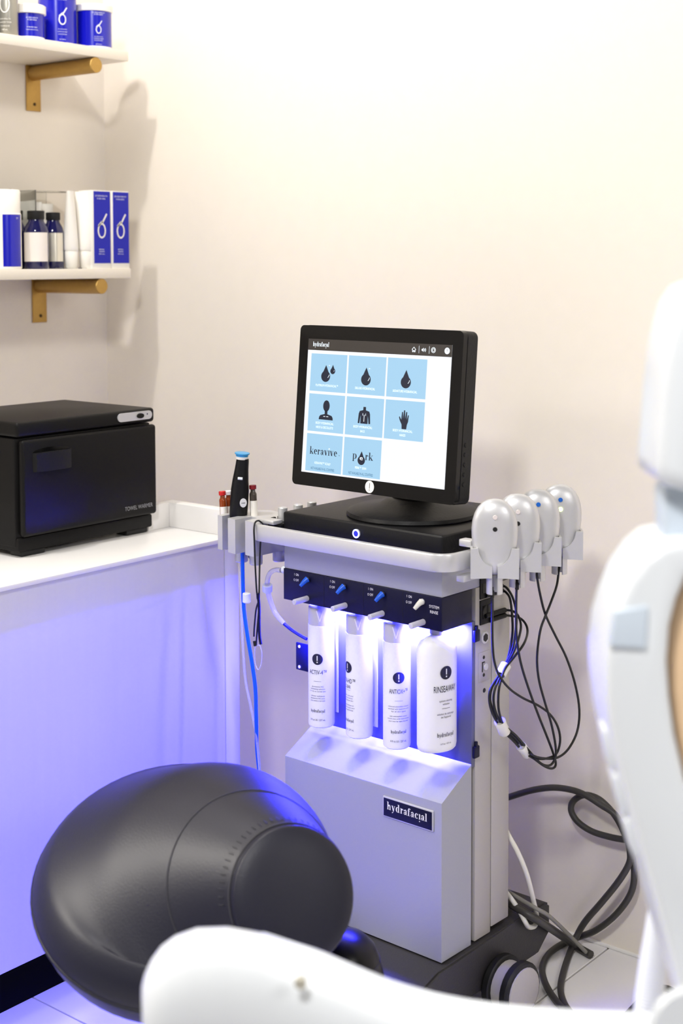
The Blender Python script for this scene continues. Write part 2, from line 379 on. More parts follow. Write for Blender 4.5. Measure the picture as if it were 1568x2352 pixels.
tb = squeeze_tube(-2.612, 2.075, LOOK, 'white squeeze tube with flared top behind the front blue bottle', .004, .028, .151)
tb = squeeze_tube(-2.63, 2.128, LOOK+.1, 'pale squeeze tube with flared top behind the second blue bottle', .004, .023, .149)
t = thing('acrylic_stand', 'clear acrylic stand boxing in the white squeeze tubes', 'stand', (-2.585, 2.135, ZS2))
B('base_plate', -.08, .085, -.068, .045, 0, .0025, ACRYL, t, .0005)
B('back_panel', -.10, -.097, -.150, .045, .0025, .175, ACRYL, t, .0005)
B('side_panel', -.097, .02, -.150, -.147, .0, .176, ACRYL, t, .0005); B('side_panel', -.097, .02, -.082, -.079, .0025, .176, ACRYL, t, .0005)
B('top_panel', -.097, .0, -.079, .045, .1745, .1765, ACRYL, t, .0005)
def cobalt(x, y, r, label, lm, h=.128, lmid=0):
    t = thing('dropper_bottle', label, 'bottle', (x, y, ZS2), 0, 'cobalt glass bottles on the lower shelf')
    L('glass', [(r*.93, 0), (r, .003), (r, .082), (r*.9, .092), (r*.62, .104), (r*.6, .109)], COBALT, t, n=36)
    L('cap', [(r*.66, .109), (r*.68, .110), (r*.68, h-.001), (r*.62, h), (0, h)], RUBBER, t, n=30)
    bm = bmesh.new(); n = 22; a0, a1 = LOOK-1.0+lmid, LOOK+1.25+lmid
    g = [[bm.verts.new(((r+.0005)*math.sin(a0+(a1-a0)*i/n), -(r+.0005)*math.cos(a0+(a1-a0)*i/n), z)) for i in range(n+1)] for z in (.0165, .080)]
    for i in range(n): bm.faces.new((g[0][i], g[0][i+1], g[1][i+1], g[1][i]))
    obj('label', bm, lm, t)
cobalt(-2.525, 2.022, .0275, 'blue glass bottle with a broad cream label, black cap', LABELC)
cobalt(-2.540, 2.082, .0235, 'blue glass bottle with a shiny silver label beside a slim tube', LABELS, .126)
cobalt(-2.585, 2.014, .0235, 'dark bottle half hidden behind the cream-labelled one', LABELS, .13, -1.4)
t = thing('lotion_bottle', 'white bottle with white cap and blue label panels at the frame edge', 'bottle', (-2.53, 1.938, ZS2))
L('bottle_body', [(.036, 0), (.038, .002), (.038, .119), (.037, .120)], CARDW, t, n=40); L('cap', [(.0365, .120), (.0365, .168), (.034, .171), (0, .171)], CARDW, t, n=40)
for a0, a1 in ((LOOK+.16, LOOK+1.4), (LOOK-1.3, LOOK-.12)):
    bm = bmesh.new(); n = 16
    g = [[bm.verts.new((.0385*math.sin(a0+(a1-a0)*i/n), -.0385*math.cos(a0+(a1-a0)*i/n), z)) for i in range(n+1)] for z in (.006, .117)]
    for i in range(n): bm.faces.new((g[0][i], g[0][i+1], g[1][i+1], g[1][i]))
    obj('label_panel', bm, BLUEJ, t)
p = Flat()
for k in range(14): p.text(['EXFOLIATING', 'POLISH FOR', 'ALL SKIN', 'TYPES'][k % 4], 0, .10-.0055*k, .018, .002)
p.lay('lettering', wrap(0, 0, .038, LOOK-.55, 0, rr=.0008), WINK, t)
Flat().text('ZO', 0, .108, .006, .0035).lay('lettering', wrap(0, 0, .038, LOOK+1.05, 0, rr=.0008), WINK, t)

# ------------------------------------------------------------------ desk
DX = -1.959
t = thing('white_desk', 'white lacquered desk lit blue on its front panel, with a towel warmer on top', 'desk', (DX, 1.2, 0))
B('front_panel', -.02, 0, -1.6, .8225, .10, .762, WOODW, t, .0008)
B('end_stile', -.02, .0005, .8245, .863, .10, .762, WOODW, t, .0008)
B('end_panel', -.60, -.021, .845, .863, .10, .762, WOODW, t, .0008)
B('desktop', -.62, .006, -1.6, .866, .762, .7705, WHITE, t, .0012)
B('end_ledge', -.186, -.012, .834, .862, .7705, .8215, WHITE, t, .0015)
B('return_ledge', -.186, -.166, .775, .834, .7705, .8215, WHITE, t, .0015)
B('toe_kick', -.56, -.05, -1.6, .80, 0, .10, mat('black_kick', rgb(5, 5, 6), .9, noise=.05, spec=.1), t, 0)

# ------------------------------------------------------------------ towel warmer
t = thing('towel_warmer', 'black towel warmer cabinet with a recessed door handle on the white desk', 'appliance', (-2.11, 1.81, .7705))
B('body', -.275, -.012, -.170, .170, .018, .222, WARMER, t, .004)
B('lid', -.278, .0, -.172, .172, .224, .2525, WARMER, t, .007, 4)
B('plinth', -.27, -.006, -.168, .168, .010, .0365, WARMER, t, .004)
for sx in (-.25, -.03):
    for sy in (-.13, .13): B('foot', sx-.015, sx+.02, sy-.028, sy+.028, 0, .011, RUBBER, t, .003)
dr = B('door', -.011, .004, -.163, .1725, .038, .219, WARMER, t, .0065, 4)
bm = bmesh.new(); prism(bm, [(-.045, 0), (.045, 0), (.041, .007), (.02, .011), (-.02, .011), (-.041, .007)], .158, .193, lambda p, q, a: (.0042+q, p-.095, a)); obj('door_handle', bm, BLACKP, dr, .002)
bm = bmesh.new(); prism(bm, [(.044*math.cos(i*PI/12), .008*math.sin(i*PI/12)) for i in range(13)], .0042, .0048, lambda p, q, a: (a, p-.095, .1935+q)); obj('handle_recess', bm, BLACKG, dr)
Flat().text('TOWEL WARMER', .122, .054, .074, .0085).lay('lettering', lambda x, y: (.0045, x, y), mat('grey_ink', rgb(150, 150, 155), .5, noise=.02), dr)
bm = bmesh.new(); pts = [(.085, .0095), (.158, .0095)]
poly = [(.117+s*.037+.0085*math.cos(a), .2395+.0085*math.sin(a)) for s, a0 in ((1, -PI/2), (-1, PI/2)) for a in [a0+PI*i/8 for i in range(9)]]
prism(bm, poly, .0, .0022, lambda p, q, a: (a, p, q)); cp = obj('control_plate', bm, SILVER, t, .0006)
bm = bmesh.new(); lathe(bm, [(.0075, 0), (.007, .003), (0, .0032)], 20, sx=1.2, sy=.7, M=Matrix.Translation((.0022, .130, .2395)) @ Matrix.Rotation(PI/2, 4, 'Y') @ Matrix.Rotation(PI/2, 4, 'Z')); obj('rocker_switch', bm, BLACKG, cp)
cyl('indicator', (.0022, .149, .2415), (.0032, .149, .2415), .0014, BLACKG, cp, 10)

# ------------------------------------------------------------------ facial machine
MYAW = -.0295; MO = Vector((-1.7208, 1.9337, 0))
MU = Vector((math.cos(MYAW), math.sin(MYAW), 0)); MV = Vector((-math.sin(MYAW), math.cos(MYAW), 0))
def W(u, v, z): return MO+MU*u+MV*v+Vector((0, 0, z))
def mw(x, y, ax, val):
    "point of the machine's frame on a plane u/v/z = val seen at a pixel, in machine coordinates"
    r = ray(x, y); n = (MU, MV, Vector((0, 0, 1)))[ax]; o = MO if ax < 2 else Vector((0, 0, 0))
    p = CAM+r*((val-(CAM-o).dot(n))/r.dot(n)); return Vector(((p-MO).dot(MU), (p-MO).dot(MV), p.z))
m = thing('facial_machine', 'grey wheeled facial machine with blue-lit bottle bay, silver handle and probe rack', 'machine', MO, MYAW)
WD = .36
# base: ramped tray with casters
bm = bmesh.new()
prism(bm, [(-.15, .046), (-.15, .088), (-.02, .128), (.20, .134), (.30, .136), (.318, .128), (.318, .075), (.28, .046)], -.04, WD+.012, lambda p, q, a: (a, p, q))
bmesh.ops.bevel(bm, geom=list(bm.edges), offset=.004, segments=2, affect='EDGES'); obj('base', bm, BASEG, m)
def caster(u, v, a):
    c = bpy.data.objects.new('caster', None)
    bm = bmesh.new(); M = Matrix.Translation((u, v, .050)) @ Matrix.Rotation(a, 4, 'Z') @ Matrix.Rotation(PI/2, 4, 'Y')
    for s in (-1, 1): lathe(bm, [(.034, s*.012), (.048, s*.012), (.050, s*.014), (.050, s*.024), (.047, s*.028), (.041, s*.029)], 28, M=M)
    o = obj('caster', bm, RUBBER, m)
    bm = bmesh.new()
    for s in (-1, 1): lathe(bm, [(.0425, s*.027), (.0415, s*.031), (.026, s*.035), (0, s*.0365)], 28, M=M)
    obj('hub_cap', bm, BODYW, o)
    bm = bmesh.new(); lathe(bm, [(.042, -.0115), (.042, .0115)], 24, M=M); box(bm, u-.010, u+.010, v-.010, v+.010, .05, .082); obj('fork', bm, BODYW, o)
caster(.404, .142, -.06); caster(-.02, .24, .2); caster(.30, -.10, .4); caster(.0, -.10, -.2)
# body
bm = bmesh.new(); prism(bm, [(0, .132), (0, .407), (.0844, .4515), (.0844, .132)], 0, WD, lambda p, q, a: (a, p, q)); obj('lower_body', bm, BODY, m, .0025)
B('bay_panel', .0, WD, .0848, .0945, .446, .70, mat('bay_slate', rgb(92, 94, 122), .5, noise=.03, nscale=200), m, .0006)
B('side_column', 0, WD+.0004, .0948, .1425, .134, .757, BODYW, m, .0015)
B('back_cover', 0, WD+.0004, .1445, .199, .142, .756, BODYW, m, .0025)
B('seam_gasket', .002, WD-.0015, .1423, .1447, .14, .755, RUBBER, m, 0)
# name plate
npz = Matrix.Identity(4)
npl = B('nameplate', .234, .344, -.0026, .0005, .3545, .391, SILVER, m, .0022)
B('plate_field', .2365, .3415, -.0032, -.0024, .357, .3885, NAVY, npl, .0008)
Flat().word(.288, .370, .088, .0135).lay('lettering', lambda x, y: (x, -.0036, y), WINK, npl)
# control panel
cpn = B('control_panel', -.0005, WD+.0005, -.0015, .0842, .700, .757, NAVY, m, .0008)
for u in (.098, .19, .278): B('panel_seam', u-.0004, u+.0004, -.0018, -.001, .701, .756, RUBBER, cpn, 0)
for k, (px, py) in enumerate(((702, 1328), (786, 1346), (875, 1364), (965, 1382))):
    c = mw(px, py, 1, -.01); u = c.x-.004; mm = BLUETOG if k < 3 else CREAMP
    tg = cyl('toggle_collar', (u+.002, -.001, .745), (u+.002, -.005, .745), .0052, SILVER if k == 3 else NAVY, m, 14)
    tip = Vector((u-.0035, -.0165, .7345))
    tube('toggle_switch', [(u+.002, -.004, .7455), (u, -.0095, .742), tip], lambda s: .0032+.0026*abs(1-s), mm, tg, 12, 4)
    Flat().text('I  ON', u-.026, .7475, .0105, .0046).text('O OFF', u-.0268, .7375, .0125, .0046).lay('switch_marking', lambda x, y: (x, -.0021, y), WINK, m)
for px, py in ((680, 1382), (768, 1398), (853, 1417), (947, 1437)):
    c = mw(px, py, 1, -.028); cyl('spigot', (c.x, -.034, c.z), (c.x+.003, .012, c.z+.002), .0052, COLLAR, m, 14)
Flat().text('SYSTEM', .345, .7375, .0205, .0052).text('RINSE', .345, .7285, .0165, .0052).lay('switch_marking', lambda x, y: (x, -.0021, y), WINK, m)
# blue light bar in the bay
B('light_bar', .012, WD-.012, .058, .072, .6945, .6998, LEDM, m, .001)
bl = bpy.data.lights.new('bay_light', 'AREA'); bl.shape = 'RECTANGLE'; bl.size = .33; bl.size_y = .014; bl.energy = 92; bl.color = (.029, .027, 1)
blo = bpy.data.objects.new('bay_light', bl); C.objects.link(blo); blo.parent = m; blo.location = (.18, .058, .6940)
# head
B('head', 0, WD, 0, .30, .7572, .834, BODY, m, .0015)
bm = bmesh.new(); box(bm, -.0015, WD+.0015, -.0015, .305, .826, .8615); obj('top_cover', bm, BLACKP, m, .004, 3)
bt = L('power_button', [(.0078, 0), (.0078, .003), (.005, .0032)], SILVER, m, n=28, M=Matrix.Translation((.176, -.0012, .843)) @ Matrix.Rotation(PI/2, 4, 'X'))
bm = bmesh.new(); 
Flat().ring(.176, .843, .0078, .0078, .0026).lay('button_ring', lambda x, y: (x, -.0048, y), RINGM, bt)
Flat().disc(.176, .843, .0052).lay('button_face', lambda x, y: (x, -.0047, y), mat('button_blue', rgb(30, 30, 160), .3, emit=.6, ecol=(.05, .06, .8)), bt)
# handle loop
hp = [(-.040, .075), (-.041, .03), (-.041, -.008)]
hp += [(-.018-.023*math.cos(a), -.016-.026*math.sin(a)) for a in [PI/2*i/6 for i in range(7)]]
hp += [(.368+.032*math.sin(a), -.008-.034*math.cos(a)) for a in [PI/2*i/6 for i in range(7)]] + [(.402, .03), (.402, .27)]
bm = bmesh.new(); prof = [(-.0055, -.0125), (-.0045, -.0145), (.0045, -.0145), (.0055, -.0125), (.0055, .0125), (.0045, .0145), (-.0045, .0145), (-.0055, .0125)]
rings = []
for i, q in enumerate(hp):
    a = Vector(hp[max(i-1, 0)]); b = Vector(hp[min(i+1, len(hp)-1)]); d = (b-a).normalized(); nn = Vector((d.y, -d.x))
    rings.append([bm.verts.new((q[0]+nn.x*o, q[1]+nn.y*o, .8255+zz)) for o, zz in prof])
for a, b in zip(rings, rings[1:]):
    for j in range(8): bm.faces.new((a[j], a[(j+1) % 8], b[(j+1) % 8], b[j]))
bm.faces.new(rings[0]); bm.faces.new(rings[-1]); obj('handle', bm, SILVER, m, smooth=50)
# accessory rail left of the head
B('side_tray', -.036, -.002, -.006, .26, .829, .838, BLACKP, m, .001)
for k in range(14): B('tray_tooth', -.0362, -.031, .002+k*.018, .012+k*.018, .838, .846, BLACKP, m, .001)
B('tray_wall', -.036, -.032, -.006, .26, .838, .842, BLACKP, m, .0005)
for v in (.020, .062, .100): cyl('tray_knob', (-.022, v, .838), (-.022, v, .864), .0088, SILVER, m, 18)
B('tray_clip', -.044, -.006, -.022, .004, .838, .8455, SILVER, m, .002)
# handpiece holder
bm = bmesh.new()
prism(bm, [(-.046, .05), (-.046, -.052), (-.068, -.052), (-.068, -.02), (-.084, -.02), (-.084, -.062), (-.103, -.062), (-.103, -.022), (-.122, -.022), (-.122, -.058), (-.134, -.058), (-.134, .02), (-.10, .05)], .776, .840, lambda p, q, a: (p, q+.02, a+(-.046-p)*.05))
obj('tool_holder', bm, SILVER, m, .0015)
for u, v in ((-.074, -.010), (-.112, -.010), (-.062, .04)): cyl('holder_cup', (u, v+.012, .753), (u, v+.012, .780), .0125, SILVER, m, 20)
# side sockets, latches
for z0, z1, hh in ((.735, .772, 2), (.690, .733, 2)):
    sp = B('socket_plate', WD, WD+.003, .106, .146, z0, z1, BLACKP, m, .001)
    for k in range(hh): B('socket', WD+.003, WD+.0036, .112+.016*k, .122+.016*k, z0+.010, z1-.010, BLACKG, sp, 0)
rs = L('round_socket', [(.0105, 0), (.0105, .004), (.008, .0045)], SILVER, m, n=24, M=Matrix.Translation((WD, .119, .667)) @ Matrix.Rotation(PI/2, 4, 'Y'))
L('socket_core', [(.0078, 0), (.0075, .0048), (0, .005)], RUBBER, rs, n=6, M=Matrix.Translation((WD, .119, .667)) @ Matrix.Rotation(PI/2, 4, 'Y'))
for z in (.676, .473):
    lt = B('bay_latch', WD, WD+.006, .086, .1015, z-.0115, z+.0095, NAVY, m, .002); cyl('latch_pin', (WD+.003, .094, z+.008), (WD+.003, .094, z+.017), .003, NAVY, lt, 12)
lp = B('lock_plate', WD, WD+.0015, .103, .137, .590, .642, BODYW, m, .0008)
for z in (.632, .601): cyl('screw_hole', (WD+.001, .118, z), (WD+.0022, .118, z), .0032, RUBBER, lp, 12)
B('key_slot', WD+.0015, WD+.0022, .1125, .1145, .607, .624, RUBBER, lp, 0); B('key_slot', WD+.0015, WD+.0022, .1125, .1205, .6225, .6245, RUBBER, lp, 0)
cyl('lock_barrel', (WD+.0015, .1225, .6145), (WD+.004, .1225, .6145), .0065, SILVER, lp, 18)
cyl('screw_hole', (WD, .121, .573), (WD+.0012, .121, .573), .0042, RUBBER, m, 14)
# left outlet fitting, small black bracket
cyl('outlet_fitting', (.002, .012, .7505), (-.014, .012, .7505), .0075, WHITEP, m, 16)
bk = mw(703, 1507, 1, .088)
bb = B('side_bracket', -.050, -.0, .083, .087, .541, .594, NAVY, m, .002)
for z in (.548, .587): cyl('screw_hole', (-.040, .0826, z), (-.040, .0822, z), .003, CARDW, bb, 10)
# probe holders on the right
PV = (.030, .096, .157, .226)
bm = bmesh.new(); box(bm, .396, .412, -.01, .27, .792, .803); box(bm, .385, .41, .012, .03, .846, .858); obj('probe_rail', bm, SILVER, m, .002)
PT = 37*PI/180; PC, PS = math.cos(PT), math.sin(PT)
def pf(p, q, z, v): return (.4445+p*PC-q*PS, v+p*PS+q*PC, z)
def horn(side):
    s = side; pts = [(.0045, .8015), (.0390, .800), (.0390, .849), (.0275, .850)]
    pts += [(.0262*math.cos(a)+.0003, .850-.030*math.sin(a)) for a in [.10+(PI/2-.25)*i/8 for i in range(9)]] + [(.0045, .8205)]
    return [(s*p, q) for p, q in pts]
for k, v in enumerate(PV):
    bm = bmesh.new()
    for s in (-1, 1): prism(bm, horn(s), -.018, -.010, lambda p, q, a: pf(p, a, q, v))
    prism(bm, [(-.039, .8005), (.039, .8005), (.039, .849), (-.039, .849)], .012, .017, lambda p, q, a: pf(p, a, q, v))
    for s in (-1, 1): prism(bm, [(s*.0355, .8005), (s*.0394, .8005), (s*.0394, .8494), (s*.0355, .8494)], -.0135, .0145, lambda p, q, a: pf(p, a, q, v))
    ph = obj('probe_holder', bm, SILVER, m, .0028, 3)
    bm = bmesh.new()
    a0 = [(.0135*math.cos(x), .0135*math.sin(x)) for x in [-PI/2+.35+(2*PI-.7)*i/22 for i in range(23)]]
    prism(bm, a0+[(.0105*math.cos(x), .0105*math.sin(x)) for x in [-PI/2+.35+(2*PI-.7)*i/22 for i in range(22, -1, -1)]], .773, .801, lambda p, q, a: pf(p, q-.002, a, v)); obj('cable_sleeve', bm, SILVER, ph)

# ------------------------------------------------------------------ probes and cables
def probe(v, label, dots):
    t = thing('massage_probe', label, 'probe', W(.4445, v, .8035), MYAW+PT, 'silver probes in the rack')
    bm = bmesh.new(); n = 28; rings = []; H = .126
    for i in range(15):
        s = i/14; z = H*(.5-.5*math.cos(PI*s)); q = z/H
        wd = .0378*math.sqrt(max(0, 1-((q-.60)/.40)**2))**.86 if q > .60 else .0378*math.sqrt(max(0, 1-(abs(.60-q)/.61)**2.3))
        th = .0165*max(0, 1-abs(2*q-1)**3.2)**.5
        if i in (0, 14): rings.append([bm.verts.new((0, 0, z))]); continue
        rings.append([bm.verts.new((max(wd, .003)*math.cos(2*PI*j/n), max(th, .002)*math.sin(2*PI*j/n)*(abs(math.sin(2*PI*j/n))**-.15 if abs(math.sin(2*PI*j/n)) > 1e-3 else 1), z)) for j in range(n)])
    for a, b in zip(rings, rings[1:]):
        for j in range(n):
            k = (j+1) % n
            if len(a) == 1: bm.faces.new((a[0], b[j], b[k]))
            elif len(b) == 1: bm.faces.new((a[j], a[k], b[0]))
            else: bm.faces.new((a[j], a[k], b[k], b[j]))
    obj('shell', bm, SILVER, t, smooth=180)
    for z, mm, nm in dots:
        L(nm, [(.0038, 0), (.0038, .0012), (.0034, .0016), (0, .0017)], mm, t, n=16, M=Matrix.Translation((0, -.0158, z)) @ Matrix.Rotation(PI/2, 4, 'X'))
    return t
PINKR = mat('clear_lens', rgb(225, 215, 212), .2, noise=.02)
probe(PV[0], 'silver probe in the front holder of the rack, black dot under a clear lens', [(.0975, PINKR, 'lens'), (.078, RUBBER, 'sensor')])
probe(PV[1], 'silver probe second from the front of the rack, black dot showing', [(.0975, PINKR, 'lens'), (.078, RUBBER, 'sensor')])
probe(PV[2], 'silver probe third from the front with a blue dot', [(.102, BLUEDOT, 'lens')])
probe(PV[3], 'silver probe at the back of the rack with blue dot and glowing green light', [(.101, BLUEDOT, 'lens'), (.0845, GREENL, 'indicator')])
CP = [[(1130, 1348), (1130, 1372), (1130, 1430), (1131, 1480), (1135, 1520), (1147, 1553), (1170, 1582), (1200, 1603), (1235, 1620), (1262, 1640), (1280, 1668), (1286, 1700), (1278, 1730), (1258, 1741), (1235, 1742)],
      [(1187, 1330), (1186, 1352), (1185, 1400), (1186, 1460), (1195, 1520), (1213, 1580), (1235, 1640), (1255, 1690), (1270, 1730), (1276, 1755), (1268, 1765), (1250, 1760), (1225, 1742)],
      [(1232, 1308), (1233, 1325), (1240, 1365), (1252, 1411), (1275, 1460), (1300, 1510), (1320, 1570), (1330, 1630), (1325, 1680), (1305, 1720), (1280, 1740), (1250, 1742), (1225, 1736)],
      [(1284, 1292), (1283, 1308), (1278, 1345), (1264, 1385), (1252, 1415), (1240, 1450), (1233, 1510), (1237, 1560), (1250, 1610), (1265, 1660), (1275, 1710), (1275, 1740), (1262, 1758), (1240, 1752)]]
UPK = [[(1206, 1726), (1180, 1697), (1156, 1676), (1147, 1662), (1132, 1630), (1125, 1605), (1130, 1578), (1147, 1552), (1157, 1533), (1166, 1512), (1173, 1480), (1177, 1440), (1172, 1380), (1163, 1362), (1154, 1356)],
       [(1203, 1728), (1177, 1700), (1153, 1678), (1143, 1662), (1129, 1635), (1123, 1605), (1127, 1580), (1144, 1554), (1154, 1535), (1170, 1508), (1181, 1470), (1186, 1415), (1178, 1375), (1164, 1351), (1153, 1345)],
       [(1208, 1722), (1183, 1694), (1158, 1672), (1149, 1660), (1137, 1632), (1133, 1605), (1137, 1580), (1149, 1554), (1159, 1533), (1173, 1510), (1188, 1475), (1196, 1440), (1190, 1415), (1178, 1404), (1160, 1401)],
       [(1210, 1719), (1186, 1691), (1161, 1669), (1152, 1657), (1145, 1630), (1144, 1605), (1146, 1580), (1152, 1556), (1160, 1535), (1178, 1512), (1202, 1480), (1211, 1452), (1206, 1432), (1190, 1418), (1160, 1413)]]
LB = ['front probe', 'second probe', 'third probe', 'rearmost probe']
for k in range(4):
    pts = [mw(x, y, 0, .4445 if i < 2 else .430+.004*k) for i, (x, y) in enumerate(CP[k])] + [mw(x, y, 0, .412+.0045*k if i < 11 else .412-.012*(i-10)) for i, (x, y) in enumerate(UPK[k])]
    t = thing('probe_cable', 'thin black cable looping down from the %s to the machine side' % LB[k], 'cable', W(.43, .12, .45), 0, 'probe cables')
    inv = Vector(t.location)
    wp = [W(*p)-inv for p in pts]
    tube('wire', wp, .0021, RUBBER, t, 8, 5)
    e = wp[-1]; d = (wp[-1]-wp[-2]); base = W(WD+.003, .117+.012*(k % 2)+.003, pts[-1].z)-inv
    cyl('plug', e-Vector((0, 0, 0)), base, .0045, BLACKP, t, 10)
    if k < 2: cyl('strain_relief', wp[0]-Vector((0, 0, .006)), wp[0]-Vector((0, 0, .018)), .0034, RUBBER, t, 10)
for k, (a, b, r, lab) in enumerate((((1162, 1527), (1149, 1550), .0088, 'white cable clip highest on the bundle of thin black cables'), ((1147, 1656), (1159, 1683), .0095, 'white cable clip in the middle of the black cable bundle'), ((1196, 1713), (1211, 1733), .0085, 'white cable clip lowest on the black cable bundle'))):
    p, q = (W(*mw(*a, 0, .4185)), W(*mw(*b, 0, .4185))); c = (p+q)/2
    M = (q-p).to_track_quat('Z', 'Y').to_matrix().to_4x4(); h = (q-p).length
    t = tag(L('cable_clip', [(r, 0), (r*1.06, .001), (r*1.0, h*.5), (r*1.06, h-.001), (r, h), (r*.8, h), (r*.8, 0), (r, 0)], CREAMP, None, n=20, M=M), lab, 'clip', 'white clips on the cable bundle'); t.location = p

# ------------------------------------------------------------------ bottles hanging in the bay
def bottle(px, label, lines, ang, name='serum_bottle'):
    c = mw(px, 1550, 1, .037); r = .0242
    t = thing(name, label, 'bottle', W(c.x, .037, .4685), MYAW, 'white bottles hanging in the blue bay')
    L('bottle_body', [(.0, .001), (r*.86, 0), (r*.97, .002), (r, .006), (r, .188), (r*.96, .1885)], BOTTLE, t, n=40)
    L('collar', [(r*.965, .1885), (r*.965, .2195), (r*.9, .2215), (r*.3, .2225), (.006, .2315)], COLLAR, t, n=36)
    Flat().line([(-.006, .217), (.0, .197), (.006, .217)], .0018).lay('notch_mark', wrap(0, 0, r*.965, LOOK-.1, 0), CARDW, t)
    Flat().disc(0, .128, .0102).lay('emblem', wrap(0, 0, r, ang, 0), INK, t); p = Flat()
    p.text(lines[0], 0, .1, min(.034, .0045*len(lines[0])+.001), .0085)
    y = .1
    if lines[1]: y -= .0095; p.text(lines[1], 0, y, .015, .006)
    p.line([(-.007+.00175*i, .0872) for i in range(9)], .0004)
    for i, s in enumerate(lines[2]): p.text(s, 0, .0765-.0044*i-(.004 if i > 2 else 0), .0011*len(s)+.006, .0024)
    p.word(0, .030, .028, .0058); p.text('8 fl oz US / 237 mL', 0, .0145, .029, .0035)
    p.lay('lettering', wrap(0, 0, r, ang, 0), INK, t)
    Flat().rect(-.0009, .0009, .1255, .1345).rect(-.0011, .0011, .1215, .1238).lay('mark', wrap(0, 0, r, ang, 0, rr=.0009), WINK, t)
    return t
bottle(738, 'slim white bottle hanging leftmost in the blue-lit bay, reading ACTIV-4', ('ACTIV-4\u2122', '', ['glucosamine HCl', 'exfoliating solution', 'for dry to normal skin', 'solution exfoliante', 'glucosamine HCl pour', 'peau seche a normale']), LOOK-.30)
bottle(825, 'slim white bottle turned so only A-HD shows, second in the bay', ('BETA-HD\u2122', 'CLEAR', ['salicylic acid and', 'honey bud extract', 'for congested skin', 'acide salicylique et', "extrait de bourgeon pour", 'peau congestionnee']), LOOK-1.02)
bottle(911, 'slim white bottle marked ANTIOX+ between two other bottles in the bay', ('ANTIOX+\u2122', '', ['advanced antioxidant solution', 'enriched with hyaluronic acid', 'for all skin types', 'soin antioxydant avance', 'enrichi avec acide hyaluronique', 'pour tous les types de peau']), LOOK+.10)
c = mw(1003, 1580, 1, .040)
RA = LOOK+.56
t = thing('rinse_bottle', 'wide white oval bottle marked RINSEAWAY at the right of the bay', 'bottle', W(c.x, .040, .483), MYAW, 'white bottles hanging in the blue bay')
bm = bmesh.new(); M = Matrix.Rotation(RA, 4, 'Z')
lathe(bm, [(.0, .001), (.033, 0), (.036, .003), (.0375, .010), (.0375, .168), (.036, .180), (.031, .190), (.022, .197), (.0125, .200)], 44, sx=1, sy=.70, M=M); obj('bottle_body', bm, BOTTLE, t)
L('neck', [(.0125, .199), (.0125, .2165)], COLLAR, t, n=24)
def oval(x, y):
    a = -PI/2+x/.037; p = M @ Vector((.0383*math.cos(a), .0379*.70*math.sin(a)-.0007, y)); return p
Flat().disc(0, .138, .0115).lay('emblem', oval, INK, t)
Flat().text('RINSEAWAY', 0, .105, .046, .0115).text('system cleaning', 0, .0885, .026, .0035).text('solution', 0, .083, .013, .0035).line([(-.008+.002*i, .0768) for i in range(9)], .0006).text('solution de nettoyage', 0, .066, .034, .0035).text("de l'appareil", 0, .0605, .020, .0035).word(0, .028, .034, .0072).text('16 fl oz / 473 mL', 0, .0145, .022, .003).lay('lettering', oval, INK, t)
def oval2(x, y):
    p = oval(x, y); return p+(M @ Vector((0, -.0004, 0)))
Flat().rect(-.001, .001, .135, .145).rect(-.0012, .0012, .1305, .133).lay('mark', oval2, WINK, t)
# flat white drain strips behind the bottles
for k, (xa, xb, y0, y1) in enumerate(((771, 776, 1425, 1635), (857, 867, 1440, 1668))):
    a = mw(xa, y1, 1, .066); b = mw(xb, y0, 1, .066)
    B('drain_strip', a.x, b.x, .0655, .0668, a.z, b.z, BOTTLE, m, .0004)

# ------------------------------------------------------------------ monitor
mc = W(.19, .028, 1.056)
t = thing('touch_monitor', 'black touchscreen monitor showing blue treatment tiles, on a round foot', 'monitor', W(.20, .125, .8615), -.024)
TM = Matrix.Translation((mc-Vector(t.location))) 
TM = Matrix.Rotation(.024, 4, 'Z') @ TM @ Matrix.Rotation(-.024, 4, 'Z') @ Matrix.Rotation(-.09, 4, 'X')
def scr(sx, sy, off=0):   # screen fractions (0..1 from the top-left) -> thing space
    return TM @ Vector(((sx-.5)*.3225, -.0005-off, (.5-sy)*.2415))
bm = bmesh.new()
def rr(wd, ht, r, n=5): return [(sx*(wd/2-r)+r*math.cos(a), sy*(ht/2-r)+r*math.sin(a)) for sx, sy, a0 in ((1, 1, 0), (-1, 1, PI/2), (-1, -1, PI), (1, -1, 3*PI/2)) for a in [a0+PI/2*i/n for i in range(n+1)]]
prism(bm, rr(.366, .290, .009), .0, .012, lambda p, q, a: tuple(TM @ Vector((p, a, q)))); obj('bezel', bm, BLACKG, t, .0015)
bm = bmesh.new(); prism(bm, rr(.3675, .2915, .012), .0125, .040, lambda p, q, a: tuple(TM @ Vector((p, a, q)))); obj('housing', bm, BLACKP, t, .006, 3)
bm = bmesh.new(); prism(bm, rr(.25, .2, .02), .040, .062, lambda p, q, a: tuple(TM @ Vector((p, a, q)))); obj('back_shell', bm, BLACKP, t, .006, 2)
for k in range(5):
    L('side_button', [(.004, 0), (.0036, .0012), (0, .0014)], BLACKP, t, n=12, M=TM @ Matrix.Translation((.1837, .022, -.045-.0165*k)) @ Matrix.Rotation(PI/2, 4, 'Y'))
sc = vf('screen', [scr(0, 0), scr(1, 0), scr(1, 1), scr(0, 1)], [(0, 1, 2, 3)], SCR_W, t, 0)
def lay(fl, name, mm, off, par): return fl.lay(name, lambda x, y: scr(x, y, off), mm, par)
lay(Flat().rect(0, 1, 0, .084), 'header_bar', SCR_H, .0002, sc)
def F2(): return Flat()
